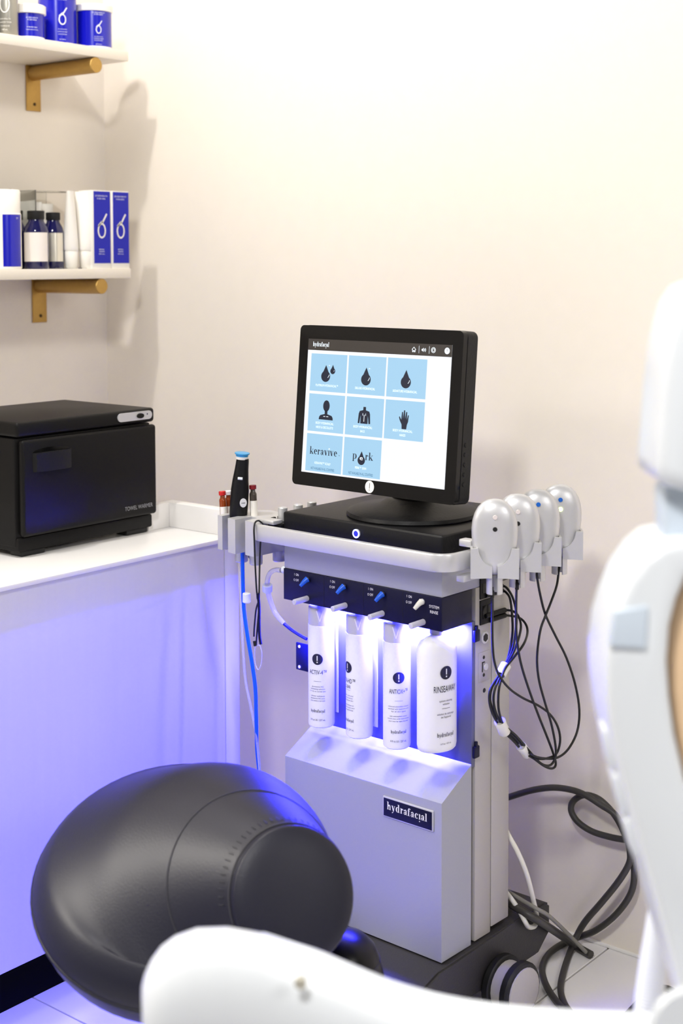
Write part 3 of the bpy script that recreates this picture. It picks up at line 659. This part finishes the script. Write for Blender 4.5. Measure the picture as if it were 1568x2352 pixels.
def T(fl, s, x, y, w_, h_):
    V, Fc = glyphs(s); n = len(fl.V); fl.V += [(x+a*w_, y-b*h_/.73) for a, b in V]; fl.F += [tuple(i+n for i in f) for f in Fc]; return fl
hd = Flat().serif('hydrafac\u0131al', .096, .055, .12, .034, -1); hd.disc(.1335, .064, .0025, .003); lay(hd, 'header_lettering', SCR_L, .0004, sc)
lay(Flat().ring(.880, .041, .0085, .0115, .0028).ring(.880, .041, .0145, .0195, .003), 'gear_icon', SCR_L, .0004, sc)
lay(Flat().line([(.738, .044), (.751, .026), (.764, .044)], .003).line([(.742, .042), (.742, .060), (.748, .060), (.748, .050), (.754, .050), (.754, .060), (.760, .060), (.760, .042)], .003), 'home_icon', SCR_L, .0004, sc)
lay(Flat().poly([(.803, .037), (.808, .037), (.815, .028), (.815, .058), (.808, .049), (.803, .049)]).line([(.820, .035), (.823, .043), (.820, .051)], .003).line([(.826, .030), (.830, .043), (.826, .056)], .003), 'sound_icon', SCR_L, .0004, sc)
lay(Flat().rect(.7845, .786, .015, .068), 'header_divider', SCR_L, .0004, sc); lay(Flat().rect(.852, .8535, .015, .068), 'header_divider', SCR_L, .0004, sc)
lay(Flat().disc(.969, .042, .0165, .0225), 'header_badge', SCR_L, .0004, sc)
lay(Flat().rect(.9675, .9705, .027, .047).rect(.9675, .9705, .051, .055), 'header_mark', SCR_D, .0006, sc)
CX = (.161, .437, .712); RY = (.249, .549, .847)
def drop(fl, x, y, wd, ht, n=20):
    P = []
    for i in range(n+1):
        a = -PI*.80+2*PI*.80*i/n; P.append((x+wd*math.sin(a), y+ht*.34+wd*1.33*math.cos(a)*.95))
    P.append((x, y-ht*.5)); fl.poly(P)
TI = [(0, 0, ['PLATINUM HYDRAFACIAL\u2122']), (1, 0, ['DELUXE HYDRAFACIAL']), (2, 0, ['SIGNATURE HYDRAFACIAL']), (0, 1, ['BODY HYDRAFACIAL:', 'NECK & DECOLLETE']), (1, 1, ['BODY HYDRAFACIAL:', 'BACK']), (2, 1, ['BODY HYDRAFACIAL:', 'HANDS']), (0, 2, ['KERAVIVE\u2122 SCALP']), (1, 2, ['PERK\u2122 SKIN'])]
for i, j, txt in TI:
    x, y = CX[i], RY[j]
    tl = lay(Flat().rect(x-.132, x+.132, y-.1395, y+.1395), 'app_tile', SCR_B, .0002, sc)
    cap = Flat()
    for q, s in enumerate(txt): T(cap, s, x-.006, y+(.103 if j == 0 else .083)+.031*q, .0078*len(s), .018)
    if (i, j) == (0, 0): T(cap, '+', x+.006, y-.05, .014, .012)
    if (i, j) == (1, 0): T(cap, '+', x+.018, y-.045, .014, .012)
    lay(cap, 'tile_caption', SCR_L, .0004, sc)
    ic = Flat(); hi = Flat()
    if j == 0:
        if i == 0: drop(ic, x-.018, y-.008, .033, .10); drop(ic, x+.032, y-.035, .018, .056); hi.line([(x-.002, y+.035), (x+.006, y+.022), (x+.008, y+.012)], .003); hi.line([(x+.040, y-.014), (x+.0435, y-.022)], .0025)
        else: drop(ic, x-.003, y-.006, .034, .105); hi.line([(x+.012, y+.038), (x+.020, y+.025), (x+.022, y+.014)], .003)
    elif (i, j) == (0, 1):
        ic.disc(x, y-.055, .024, .042); ic.rect(x-.010, x+.010, y-.025, y+.012)
        ic.poly([(x-.052, y+.048), (x-.050, y+.03), (x-.042, y+.016), (x-.012, y+.006), (x+.012, y+.006), (x+.042, y+.016), (x+.050, y+.03), (x+.052, y+.048)])
        hi.rect(x-.018, x-.004, y+.0215, y+.0255).rect(x+.004, x+.018, y+.0215, y+.0255)
    elif (i, j) == (1, 1):
        ic.poly([(x-.009, y-.072), (x+.009, y-.072), (x+.010, y-.048), (x+.034, y-.040), (x+.040, y-.02), (x+.044, y+.048), (x+.032, y+.05), (x+.028, y+.01), (x+.025, y-.008), (x+.026, y+.05), (x-.026, y+.05), (x-.025, y-.008), (x-.028, y+.01), (x-.032, y+.05), (x-.044, y+.048), (x-.040, y-.02), (x-.034, y-.040), (x-.010, y-.048)])
        hi.rect(x-.002, x+.001, y-.015, y+.035).rect(x-.012, x-.0095, y-.025, y-.008).rect(x+.0085, x+.011, y-.025, y-.008)
    elif (i, j) == (2, 1):
        ic.poly([(x-.014, y+.062), (x-.016, y+.03), (x-.03, y+.0), (x-.036, y-.022), (x-.031, y-.027), (x-.020, y-.004), (x-.017, y-.058), (x-.010, y-.06), (x-.008, y-.012), (x-.004, y-.072), (x+.004, y-.072), (x+.006, y-.012), (x+.011, y-.062), (x+.018, y-.06), (x+.018, y-.006), (x+.024, y-.04), (x+.030, y-.038), (x+.027, y+.008), (x+.020, y+.03), (x+.017, y+.062)])
    elif i == 0:
        ic.serif('keravive', x-.004, y+.012, .205, .056, -1); hi.disc(x+.0385, y-.038, .004, .005); T(ic, '\u2122', x+.112, y+.010, .01, .010)
    else:
        ic.serif('p', x-.052, y+.012, .034, .056, -1); ic.serif('rk', x+.049, y+.012, .058, .056, -1); drop(ic, x-.004, y-.008, .026, .08); T(hi, 'e', x-.004, y+.016, .022, .034)
    lay(ic, 'tile_icon', SCR_D, .0004, sc)
    if hi.V: lay(hi, 'icon_detail', SCR_L, .0006, sc)
    if j == 2: lay(T(Flat(), 'NOT AVAILABLE IN ALL COUNTRIES', x-.004, y+.126, .172, .020), 'tile_note', SCR_T, .0004, sc)
em = Flat().disc(0, 0, .0100, .0108).lay('emblem', lambda x, y: TM @ Vector((x, -.0004, y-.1325)), CARDW, t)
Flat().rect(-.0005, .0005, -.0028, .0065).rect(-.0007, .0007, -.0062, -.0048).lay('emblem_mark', lambda x, y: TM @ Vector((x, -.0007, y-.1325)), INK, em)
L('foot', [(.118, 0), (.120, .003), (.118, .009), (.106, .014), (.06, .021), (.046, .030)], BLACKP, t, n=48)
L('neck', [(.046, .029), (.040, .05), (.038, .10), (.03, .16)], BLACKP, t, n=28, sy=.6, M=Matrix.Rotation(-.06, 4, 'X'))

# ------------------------------------------------------------------ handpiece, vials, cords at the left holder
a = W(*mw(556, 1042, 1, -.005)); b = W(*mw(546, 1200, 1, -.005))
t = thing('handpiece', 'black treatment handpiece with a pale blue tip standing in the side holder', 'handpiece', b)
ax = a-b; 
fr = Vector((math.sin(LOOK+MYAW), -math.cos(LOOK+MYAW), 0))
bm = bmesh.new(); n = 24; rings = []; side = ax.cross(fr).normalized()
for s, r, off in ((0, .0135, 0), (.06, .0150, 0), (.10, .0168, 0), (.3, .0172, .0), (.48, .0168, .0), (.62, .0150, 0), (.78, .0128, -.0008), (.9, .0118, -.0015), (.93, .0112, -.0015)):
    q = ax*s - side*off
    rings.append([bm.verts.new(q+(side*math.cos(2*PI*j/n)*r+fr*math.sin(2*PI*j/n)*r*.9)) for j in range(n)])
for p, q in zip(rings, rings[1:]):
    for j in range(n): bm.faces.new((p[j], p[(j+1) % n], q[(j+1) % n], q[j]))
bm.faces.new(rings[0]); bm.faces.new(rings[-1]); obj('grip', bm, BLACKP, t, smooth=60)
Mx = Matrix.Translation(ax*.925) @ ax.to_track_quat('Z', 'Y').to_matrix().to_4x4()
L('tip_window', [(.0112, 0), (.0114, .005)], CARDW, t, n=24, M=Mx); L('tip', [(.0113, .0048), (.0118, .0085), (.0140, .0095), (.0140, .0115), (.012, .012), (0, .012)], CYAN, t, n=24, M=Mx)
q = ax*.655+fr*.0133; cyl('slide_switch', q-side*.0045, q+side*.0045, .0026, WHITEP, t, 12)
q = ax*.31+fr*.0148-side*-.0085; Mb = Matrix.Translation(q) @ (fr+side*.5).to_track_quat('Z', 'Y').to_matrix().to_4x4()
bd = L('badge', [(.0068, 0), (.0068, .0012), (0, .0014)], WINK, t, n=20, sy=1.25, M=Mb)
Flat().rect(-.0006, .0006, -.0015, .0032).rect(-.0008, .0008, -.0038, -.0024).lay('mark', lambda x, y: Mb @ Vector((y, x, .0017)), INK, bd)
q = ax*.02; cyl('lower_sleeve', q-ax*.14, q, .0095, WHITEP, t, 16)

def vial(px, py, px2, py2, v, glass, cap, label, txt):
    a = W(*mw(px, py, 1, v)); b = W(*mw(px2, py2, 1, v)); ax = a-b; h = ax.length; M = ax.to_track_quat('Z', 'Y').to_matrix().to_4x4()
    t = thing('serum_vial', label, 'vial', b, 0, 'serum vials in the side holder')
    L('glass', [(0, .0), (.004, .0005), (.0068, .006), (.0068, h-.018), (.0066, h-.016), (.0045, h-.012), (.0045, h-.006)], glass, t, n=20, M=M)
    L('cap', [(.0046, h-.008), (.0066, h-.0075), (.0068, h-.001), (.006, h), (0, h)], cap, t, n=20, M=M)
    bm = bmesh.new(); g = []; ang0 = math.atan2(fr.x, -fr.y)
    Mi = M.to_3x3().inverted(); f2 = Mi @ fr; a0 = math.atan2(f2.y, f2.x)
    for z in (h*.15, h-.029): g.append([bm.verts.new(M @ Vector((.0071*math.cos(a0-.9+2.2*i/14), .0071*math.sin(a0-.9+2.2*i/14), z))) for i in range(15)])
    for i in range(14): bm.faces.new((g[0][i], g[0][i+1], g[1][i+1], g[1][i]))
    lb = obj('label', bm, CARDW, t)
    Flat().text(txt, 0, 0, .022, .0042).lay('lettering', lambda x, y: M @ Vector((.0074*math.cos(a0+.35-y/.0071), .0074*math.sin(a0+.35-y/.0071), h*.46+x)), INK, lb)
vial(510, 1128, 519, 1262, -.012, AMBER, RED, 'amber vial with a bright red cap, leftmost in the side holder', 'PEEL')
vial(524, 1127, 530, 1250, .006, AMBER, WINK, 'amber vial with a white cap squeezed between the red-capped vial and handpiece', 'SERUM')
vial(580, 1114, 588, 1290, .012, SMOKE, DRED, 'smoked vial with a dark red cap right of the black handpiece', 'PREP')
vial(573, 1205, 576, 1283, .035, SMOKE, DRED, 'short smoked vial whose rounded end hangs below the side holder', 'PORE')

t = thing('blue_hose', 'bright blue hose hanging from the handpiece down to the floor', 'hose', W(-.06, 0, 0))
P = [W(*mw(x, y, 1, -.008+.06*max(0, (y-1500)/700))) for x, y in ((556, 1236), (557, 1300), (558, 1350), (560, 1400), (568, 1460), (578, 1520), (586, 1580), (588, 1640), (590, 1720), (597, 1790), (603, 1860), (600, 1960), (590, 2050))]
P.append(Vector((P[-1].x, P[-1].y+.03, .02)))
tube('hose', [p-Vector(t.location) for p in P], .0036, BLUET, t, 10, 6)
cl = [W(*mw(x, y, 1, -.016)) for x, y in ((566, 1362), (566, 1384))]
cyl('white_clip', cl[1]-Vector(t.location), cl[0]-Vector(t.location), .0075, WHITEP, t, 10)
t = thing('clear_hose', 'thin clear hose hanging alongside the blue hose', 'hose', W(-.06, .01, 0))
P = [W(*mw(x, y, 1, .006)) for x, y in ((550, 1250), (552, 1330), (554, 1400), (557, 1480), (563, 1560), (575, 1620), (583, 1660), (592, 1720), (598, 1790), (606, 1860), (603, 1960))]
tube('hose', [p-Vector(t.location) for p in P], .0024, CLEARV, t, 8, 6)
t = thing('lanyard', 'black cord lanyard looped over the silver handle', 'lanyard', W(-.045, -.03, .8))
o_ = Vector(t.location)
def pu(x, y, v=-.052): return W(*mw(x, y, 1, v))-o_
tube('cord', [pu(603, 1203, -.02), pu(594, 1196, -.03), pu(586, 1200, -.045), pu(583, 1215), pu(584, 1245), pu(586, 1300), pu(589, 1355), pu(592, 1378), pu(594, 1400), pu(591, 1440), pu(588, 1482)], .0016, RUBBER, t, 8)
tube('cord', [pu(603, 1203, -.02), pu(600, 1222, -.03), pu(598, 1245, -.03), pu(596, 1300, -.03), pu(595, 1355, -.045), pu(594, 1378), pu(588, 1400), pu(584, 1440), pu(583, 1462)], .0016, RUBBER, t, 8)
tube('cord', [pu(593, 1372), pu(595, 1395), pu(595, 1430), pu(596, 1460), pu(599, 1480)], .0026, NAVY, t, 8)
cyl('knot', pu(592, 1362), pu(593, 1376), .0032, NAVY, t, 10); cyl('knot', pu(584, 1472), pu(586, 1484), .0030, RUBBER, t, 10)
tube('clear_loop', [pu(587, 1480), pu(584, 1500), pu(586, 1525), pu(593, 1538), pu(599, 1525), pu(601, 1500), pu(596, 1482), pu(591, 1484)], .0009, CLEARV, t, 6)

t = thing('drain_tube', 'clear curved tube leading from the machine side to a bottle', 'tube', W(-.02, .012, .7))
o_ = Vector(t.location)
P = [W(*mw(x, y, 1, .012+.05*k/8))-o_ for k, (x, y) in enumerate(((646, 1310), (632, 1309), (620, 1316), (614, 1332), (614, 1352), (620, 1378), (632, 1408), (651, 1432)))]
tube('clear_section', P, .0046, CLEARV, t, 10, 6)
P2 = [P[-1]]+[W(*mw(x, y, 1, .062))-o_ for x, y in ((668, 1446), (686, 1458), (704, 1468))]
tube('blue_section', P2, .0030, mat('navy_tube', rgb(20, 22, 90), .3, noise=.03), t, 10, 6)
q = (P[4]-P[3]).normalized(); cyl('coupling', P[4]-q*.005+Vector((0, 0, .004)), P[4]+q*.007, .0093, WHITEP, t, 18)

# ------------------------------------------------------------------ stool
SS = 1.125; Cb = away(424, 2024, 1.86*SS); tocam = (CAM-Cb).normalized(); upp = (Vector((0, 0, 1))-tocam*tocam.z).normalized(); sid = upp.cross(tocam)*-1
sid = tocam.cross(upp) * -1
if sid.dot(rt) < 0: sid = -sid
st = thing('saddle_stool', 'black leather saddle stool with a stitched horn, in front of the facial machine', 'stool', (Cb.x, Cb.y, 0))
so = Vector((Cb.x, Cb.y, 0))
def ringat(c, ang, yawr, r, rv=None, n=64):
    nrm = (tocam*math.cos(ang)+upp*math.sin(ang)); nrm = (nrm+sid*yawr).normalized()
    e1 = (sid-nrm*sid.dot(nrm)).normalized(); e2 = nrm.cross(e1)
    if e2.dot(upp) < 0: e2 = -e2
    r *= SS; rv = (rv or r/SS)*SS
    return [c+e1*r*math.cos(2*PI*j/n)+e2*rv*math.sin(2*PI*j/n) for j in range(n)], nrm
A0 = 41*PI/180
nb = tocam*math.cos(A0)+upp*math.sin(A0)
stat = [(Cb-nb*.050, A0, 0, .172, .172), (Cb-nb*.042, A0, 0, .184, .184), (Cb-nb*.022, A0, 0, .191, .191), (Cb-nb*.002, A0, 0, .1945, .1945), (Cb+nb*.014, A0, 0, .1905, .1905), (Cb+nb*.032, A0, 0, .180, .180), (Cb+nb*.047, A0, 0, .163, .163),
        ] + [(Cb.lerp(away(668, 2056, 1.718*SS), t)+nb*o, A0*(1-t)**1.1, .22*t, ra, rb) for t, o, ra, rb in ((.34, .026, .148, .155), (.50, .019, .130, .138), (.68, .010, .1085, .116), (.85, .004, .090, .097), (1.0, 0, .0762, .0820))] + [
        (away(676, 2058, 1.710*SS), .0, .22, .073, .078), (away(680, 2058, 1.705*SS), .0, .22, .05, .055), (away(682, 2058, 1.703*SS), .0, .22, .02, .02)]
# smooth interpolation of the stations
def cr(a, b, c, d, t): return .5*((2*b)+(c-a)*t+(2*a-5*b+4*c-d)*t*t+(3*b-a-3*c+d)*t**3)
RS = [ringat(*s)[0] for s in stat]
lo = []
for i in range(len(RS)-1):
    a, b, c, d = RS[max(i-1, 0)], RS[i], RS[i+1], RS[min(i+2, len(RS)-1)]
    k = 5 if 3 <= i <= 11 else 2
    for q in range(k): lo.append([cr(a[j], b[j], c[j], d[j], q/k) for j in range(64)])
lo.append(RS[-1])
bm = bmesh.new(); rv = [[bm.verts.new(p-so) for p in r] for r in lo]
for a, b in zip(rv, rv[1:]):
    for j in range(64): bm.faces.new((a[j], a[(j+1) % 64], b[(j+1) % 64], b[j]))
bm.faces.new(rv[0]); bm.faces.new(rv[-1]); obj('seat', bm, LEATH, st, smooth=180)
for nm, r, rad in (('rim_piping', RS[3], .0022), ('seam', RS[9], .0012), ('cap_seam', RS[11], .0018)):
    c = sum(r, Vector())/64; tube(nm, [c+(p-c)*1.002-so for p in r+[r[0]]], rad, STITCH if nm != 'rim_piping' else LEATH, st, 6, 1)
sb = []
bm = bmesh.new(); c = sum(RS[11], Vector())/64
for j in range(6, 34):
    p = RS[11][j]*.55+RS[10][j]*.45; q = RS[11][j]*.82+RS[10][j]*.18; off = (p-c).normalized()*.0012
    tube_bm(bm, [p+(q-p)*.35+off-so, q+off-so], .0006, 5, 1)
obj('stitching', bm, STITCH, st, kind='stuff')
cyl('gas_column', (0, 0, .10), (0, 0, Cb.z-.05), .026, BLACKG, st, 20)
cyl('hub', (0, 0, .075), (0, 0, .125), .04, BLACKP, st, 20)
for k in range(5):
    a = 2*PI*k/5+.55; d = Vector((math.cos(a), math.sin(a), 0))
    tube('leg', [d*.02+Vector((0, 0, .10)), d*.13+Vector((0, 0, .09)), d*.25+Vector((0, 0, .07))], lambda s: .019-.006*s, BLACKP, st, 10, 3)
    M = Matrix.Translation(d*.25+Vector((0, 0, .026))) @ Matrix.Rotation(a+PI/2, 4, 'Z') @ Matrix.Rotation(PI/2, 4, 'Y')
    L('stool_caster', [(.014, -.018), (.024, -.017), (.026, -.012), (.026, .012), (.024, .017), (.014, .018)], RUBBER, st, n=20, M=M)
# black rounded container between stool and machine base
p = away(786, 2215, 2.15)
t = thing('waste_bin', 'glossy black round container half hidden between stool seat and machine base', 'bin', (p.x, p.y, 0))
L('bin_body', [(.060, 0), (.060, .004), (.064, .225), (.062, .250), (.057, .272)], mat('bin_black', rgb(10, 10, 13), .3, spec=.3, noise=.05), t, n=48)
L('lid', [(.0568, .272), (.050, .290), (.036, .305), (.018, .312), (0, .314)], MATS['bin_black'], t, n=48)

# ------------------------------------------------------------------ cords on the floor and wall
def cordpts(P, yw=2.345, rad=.006):
    out = []
    for x, y in P:
        q = on(x, y, 1, yw)
        if q.z < rad: q = on(x, y, 2, rad)
        out.append(q)
    return out
def cord(name, label, P, r, mm, cat='cord'):
    o = P[0].copy(); o.z = 0
    t = tag(tube(name, [p-o for p in P], r, mm, None, 10, 6), label, cat); t.location = o; return t
A = [(1160, 1834), (1171, 1830), (1222, 1815), (1271, 1809), (1315, 1815), (1347, 1828), (1380, 1849), (1413, 1872), (1436, 1915), (1446, 1956), (1443, 1986), (1418, 2027), (1380, 2074), (1347, 2112), (1328, 2142), (1309, 2186), (1293, 2235), (1287, 2273), (1296, 2306), (1315, 2333), (1345, 2375)]
cord('power_cord', 'thick black cord leaving the machine side, arching over and dropping to the floor', cordpts(A), .0062, GREYR)
Bc = [(1500, 1936), (1437, 1929), (1399, 1922), (1358, 1909), (1326, 1887), (1311, 1861), (1317, 1839), (1342, 1826), (1372, 1834), (1397, 1855), (1418, 1883), (1435, 1918), (1450, 1958), (1456, 2006), (1451, 2044), (1432, 2079), (1402, 2112), (1364, 2139), (1326, 2153), (1293, 2167), (1260, 2191), (1245, 2221), (1249, 2251), (1266, 2284), (1293, 2317), (1318, 2340), (1340, 2380)]
cord('power_cord', 'thick black cord making a small loop by the wall before crossing the floor', cordpts(Bc, 2.362), .0062, GREYR)
def floorp(P, z): return [on(x, y, 2, z) for x, y in P]
G = [W(*mw(1150, 2062, 2, .148)), W(*mw(1168, 2074, 2, .148)), W(*mw(1215, 2102, 2, .145)), W(*mw(1245, 2120, 2, .12)), W(*mw(1290, 2150, 2, .045)), on(1320, 2172, 2, .012), on(1357, 2193, 2, .009)]
cord('grey_hose', 'dark grey hose end lying off the machine base towards the wall', G, .0075, GREYR, 'hose')
G2 = [p+Vector((.012, .006, .013)) for p in G[:4]]+[G[4]+Vector((.02, .0, .004)), G[5]+Vector((.03, -.01, .0))]
cord('grey_cable', 'thinner pale grey cable running beside the dark grey hose', G2, .0038, mat('mid_grey_rubber', rgb(130, 128, 122), .4, noise=.04))
Wt = [W(*mw(x, y, 1, .212)) for x, y in ((1158, 1900), (1171, 1925), (1190, 1960))]+[W(*mw(x, y, 0, .384)) for x, y in ((1210, 2010), (1225, 2070), (1232, 2106), (1228, 2126), (1214, 2129), (1205, 2116))]+[W(*mw(x, y, 1, .225)) for x, y in ((1190, 2088), (1172, 2062), (1156, 2042))]
cord('white_tube', 'thin white tube bowing out behind the machine and back under it', Wt, .0045, CREAMP, 'tube')
cord('power_cord', 'short stretch of black cord on the floor beside the white corrugated hose', floorp([(1420, 2352), (1452, 2318), (1478, 2290), (1500, 2272), (1528, 2270), (1552, 2280), (1590, 2300)], .008), .006, GREYR)

# ------------------------------------------------------------------ white treatment chair close to the camera
D = 1.22
tc_ = thing('treatment_chair', 'white moulded treatment chair with tan cushion, out of focus close to the camera', 'chair', (-.42, .95, 0))
co = Vector((-.42, .95, 0))
hfw = Vector((fw.x, fw.y, 0)).normalized()
def slab(name, pix, d, th, mm, bev, seg=4, par=None):
    bm = bmesh.new(); v0 = [bm.verts.new(away(x, y, d)-co) for x, y in pix]; v1 = [bm.verts.new(away(x, y, d)-co+hfw*th) for x, y in pix]
    n = len(pix); bm.faces.new(v0); bm.faces.new(v1[::-1])
    for i in range(n): bm.faces.new((v0[i], v1[i], v1[(i+1) % n], v0[(i+1) % n]))
    bmesh.ops.recalc_face_normals(bm, faces=bm.faces)
    bmesh.ops.bevel(bm, geom=[e for e in bm.edges if e.calc_face_angle(0) > .9], offset=bev, segments=seg, affect='EDGES', profile=.5, clamp_overlap=True)
    return obj(name, bm, mm, par or tc_, smooth=60)
shell = [(1740, 1250), (1650, 1240), (1568, 1245), (1520, 1255), (1482, 1285), (1447, 1335), (1418, 1400), (1400, 1460), (1392, 1530), (1394, 1600), (1405, 1690), (1428, 1790), (1455, 1890), (1482, 1990), (1505, 2070), (1530, 2160), (1556, 2250), (1600, 2380), (1700, 2500), (1790, 2500), (1740, 2250), (1680, 2080), (1620, 1920), (1575, 1790), (1552, 1690), (1540, 1600), (1535, 1520), (1541, 1440), (1556, 1380), (1580, 1325), (1640, 1300), (1740, 1300)]
slab('backrest_shell', shell, D, .10, WHITEP, .012)
cush = [(1900, 1330), (1640, 1305), (1584, 1330), (1560, 1385), (1546, 1442), (1540, 1520), (1545, 1600), (1557, 1690), (1580, 1790), (1625, 1920), (1685, 2080), (1760, 2280), (1900, 2280)]
slab('cushion', cush, D+.02, .08, TAN, .008)
hr = [(1800, 640), (1640, 640), (1590, 660), (1562, 700), (1545, 760), (1532, 830), (1524, 900), (1517, 1000), (1511, 1070), (1514, 1104), (1540, 1122), (1600, 1140), (1800, 1150)]
slab('headrest', hr, D, .10, WHITEP, .016)
slab('headrest_post', [(1522, 1118), (1526, 1262), (1640, 1262), (1640, 1118)], D+.03, .04, PALEBLUE, .006)
slab('side_pocket', [(1412, 1405), (1489, 1392), (1484, 1492), (1400, 1486)], D-.004, .012, PALEBLUE, .002)
for k, P in enumerate(([(1386, 1532), (1399, 1532), (1398, 1556), (1387, 1556)], [(1381, 1592), (1396, 1590), (1398, 1628), (1384, 1626)], [(1385, 1680), (1398, 1672), (1414, 1758), (1400, 1766)], [(1407, 1786), (1421, 1778), (1442, 1866), (1428, 1874)], [(1433, 1888), (1447, 1880), (1471, 1962), (1456, 1972)])):
    slab('edge_tab', P, D+.03, .03, WHITEP, .002, 2)
# armrest
bm = bmesh.new(); n = 28; top = [(326, 2262), (332, 2238), (345, 2210), (368, 2180), (400, 2156), (450, 2138), (520, 2136), (600, 2150), (670, 2178), (740, 2206), (820, 2240), (900, 2272), (1000, 2301), (1100, 2320), (1200, 2332), (1320, 2341), (1450, 2346), (1600, 2350), (1760, 2330)]
ends = [.006, .028, .045, .056, .062] + [.064]*14
rings = []; armtop = []
for i, ((x, y), h) in enumerate(zip(top, ends)):
    d = 1.36-.16*(x-326)/1434; tp = away(x, y, d); c = tp-Vector((0, 0, h)); armtop.append(tp)
    rings.append([bm.verts.new(c-co+hfw*.042*min(1, h/.055)*math.cos(2*PI*j/n)+Vector((0, 0, h))*math.sin(2*PI*j/n)) for j in range(n)])
for a, b in zip(rings, rings[1:]):
    for j in range(n): bm.faces.new((a[j], a[(j+1) % n], b[(j+1) % n], b[j]))
bm.faces.new(rings[0]); bm.faces.new(rings[-1]); obj('armrest', bm, WHITEP, tc_, smooth=180)
tube('armrest_trim', [p-co+hfw*.022+Vector((0, 0, -.0075)) for p in armtop[7:]], lambda s: .0005+.0037*min(1, s*6), WHITEP, tc_, 8, 3)
sw = away(690, 2253, 1.28); cyl('screw', sw-co, sw-co-hfw*.006, .0055, mat('screw_steel', rgb(200, 196, 180), .4, .5, noise=.05), tc_, 14)
hb = away(1580, 2345, 1.16); L('pivot_ring', [(.016, 0), (.030, .0), (.033, .006), (.030, .012), (.022, .012)], WHITEP, tc_, n=32, M=Matrix.Translation(hb-co) @ (-hfw).to_track_quat('Z', 'Y').to_matrix().to_4x4())
L('pivot_pad', [(.022, .004), (.020, .010), (0, .011)], SLATE, tc_, n=32, M=Matrix.Translation(hb-co) @ (-hfw).to_track_quat('Z', 'Y').to_matrix().to_4x4())
L('pedestal', [(.26, 0), (.27, .02), (.12, .06), (.10, .10), (.10, .50), (.16, .56)], WHITEP, tc_, n=40, M=Matrix.Translation((.42, .12, 0)))
B('seat_deck', .30, .75, -.20, .45, .54, .64, WHITEP, tc_, .02, 3)
# corrugated hose
P = [away(x, y, 1.42) for x, y in ((1520, 2060), (1512, 2100), (1505, 2160), (1498, 2220), (1492, 2290), (1490, 2360), (1490, 2420))]
Q = smoothpath(P, 9); bm = bmesh.new(); o_ = Q[-1].copy(); o_.z = 0
Q += [Vector((o_.x, o_.y, z)) for z in [Q[-1].z-(Q[-1].z-.01)*i/40 for i in range(1, 41)]]
bmq = []
for i, q in enumerate(Q):
    bmq.append(q-o_)
tube_bm(bm, bmq, lambda s: (.0085+.006*min(1, s*2.2)), 14, 1)
th = thing('corrugated_hose', 'white corrugated hose hanging beside the white treatment chair', 'hose', o_)
obj('hose', bm, WHITEP, th, smooth=60)
bm = bmesh.new()
for i in range(2, len(Q)-1):
    d = (Q[i+1]-Q[i-1]).normalized(); s = i/(len(Q)-1); r = .0085+.006*min(1, s*2.2)
    lathe(bm, [(r, -.002), (r*1.10, -.001), (r*1.10, .001), (r, .002)], 14, M=Matrix.Translation(Q[i]-o_) @ d.to_track_quat('Z', 'Y').to_matrix().to_4x4())
obj('hose_ribs', bm, WHITEP, th, kind='stuff')
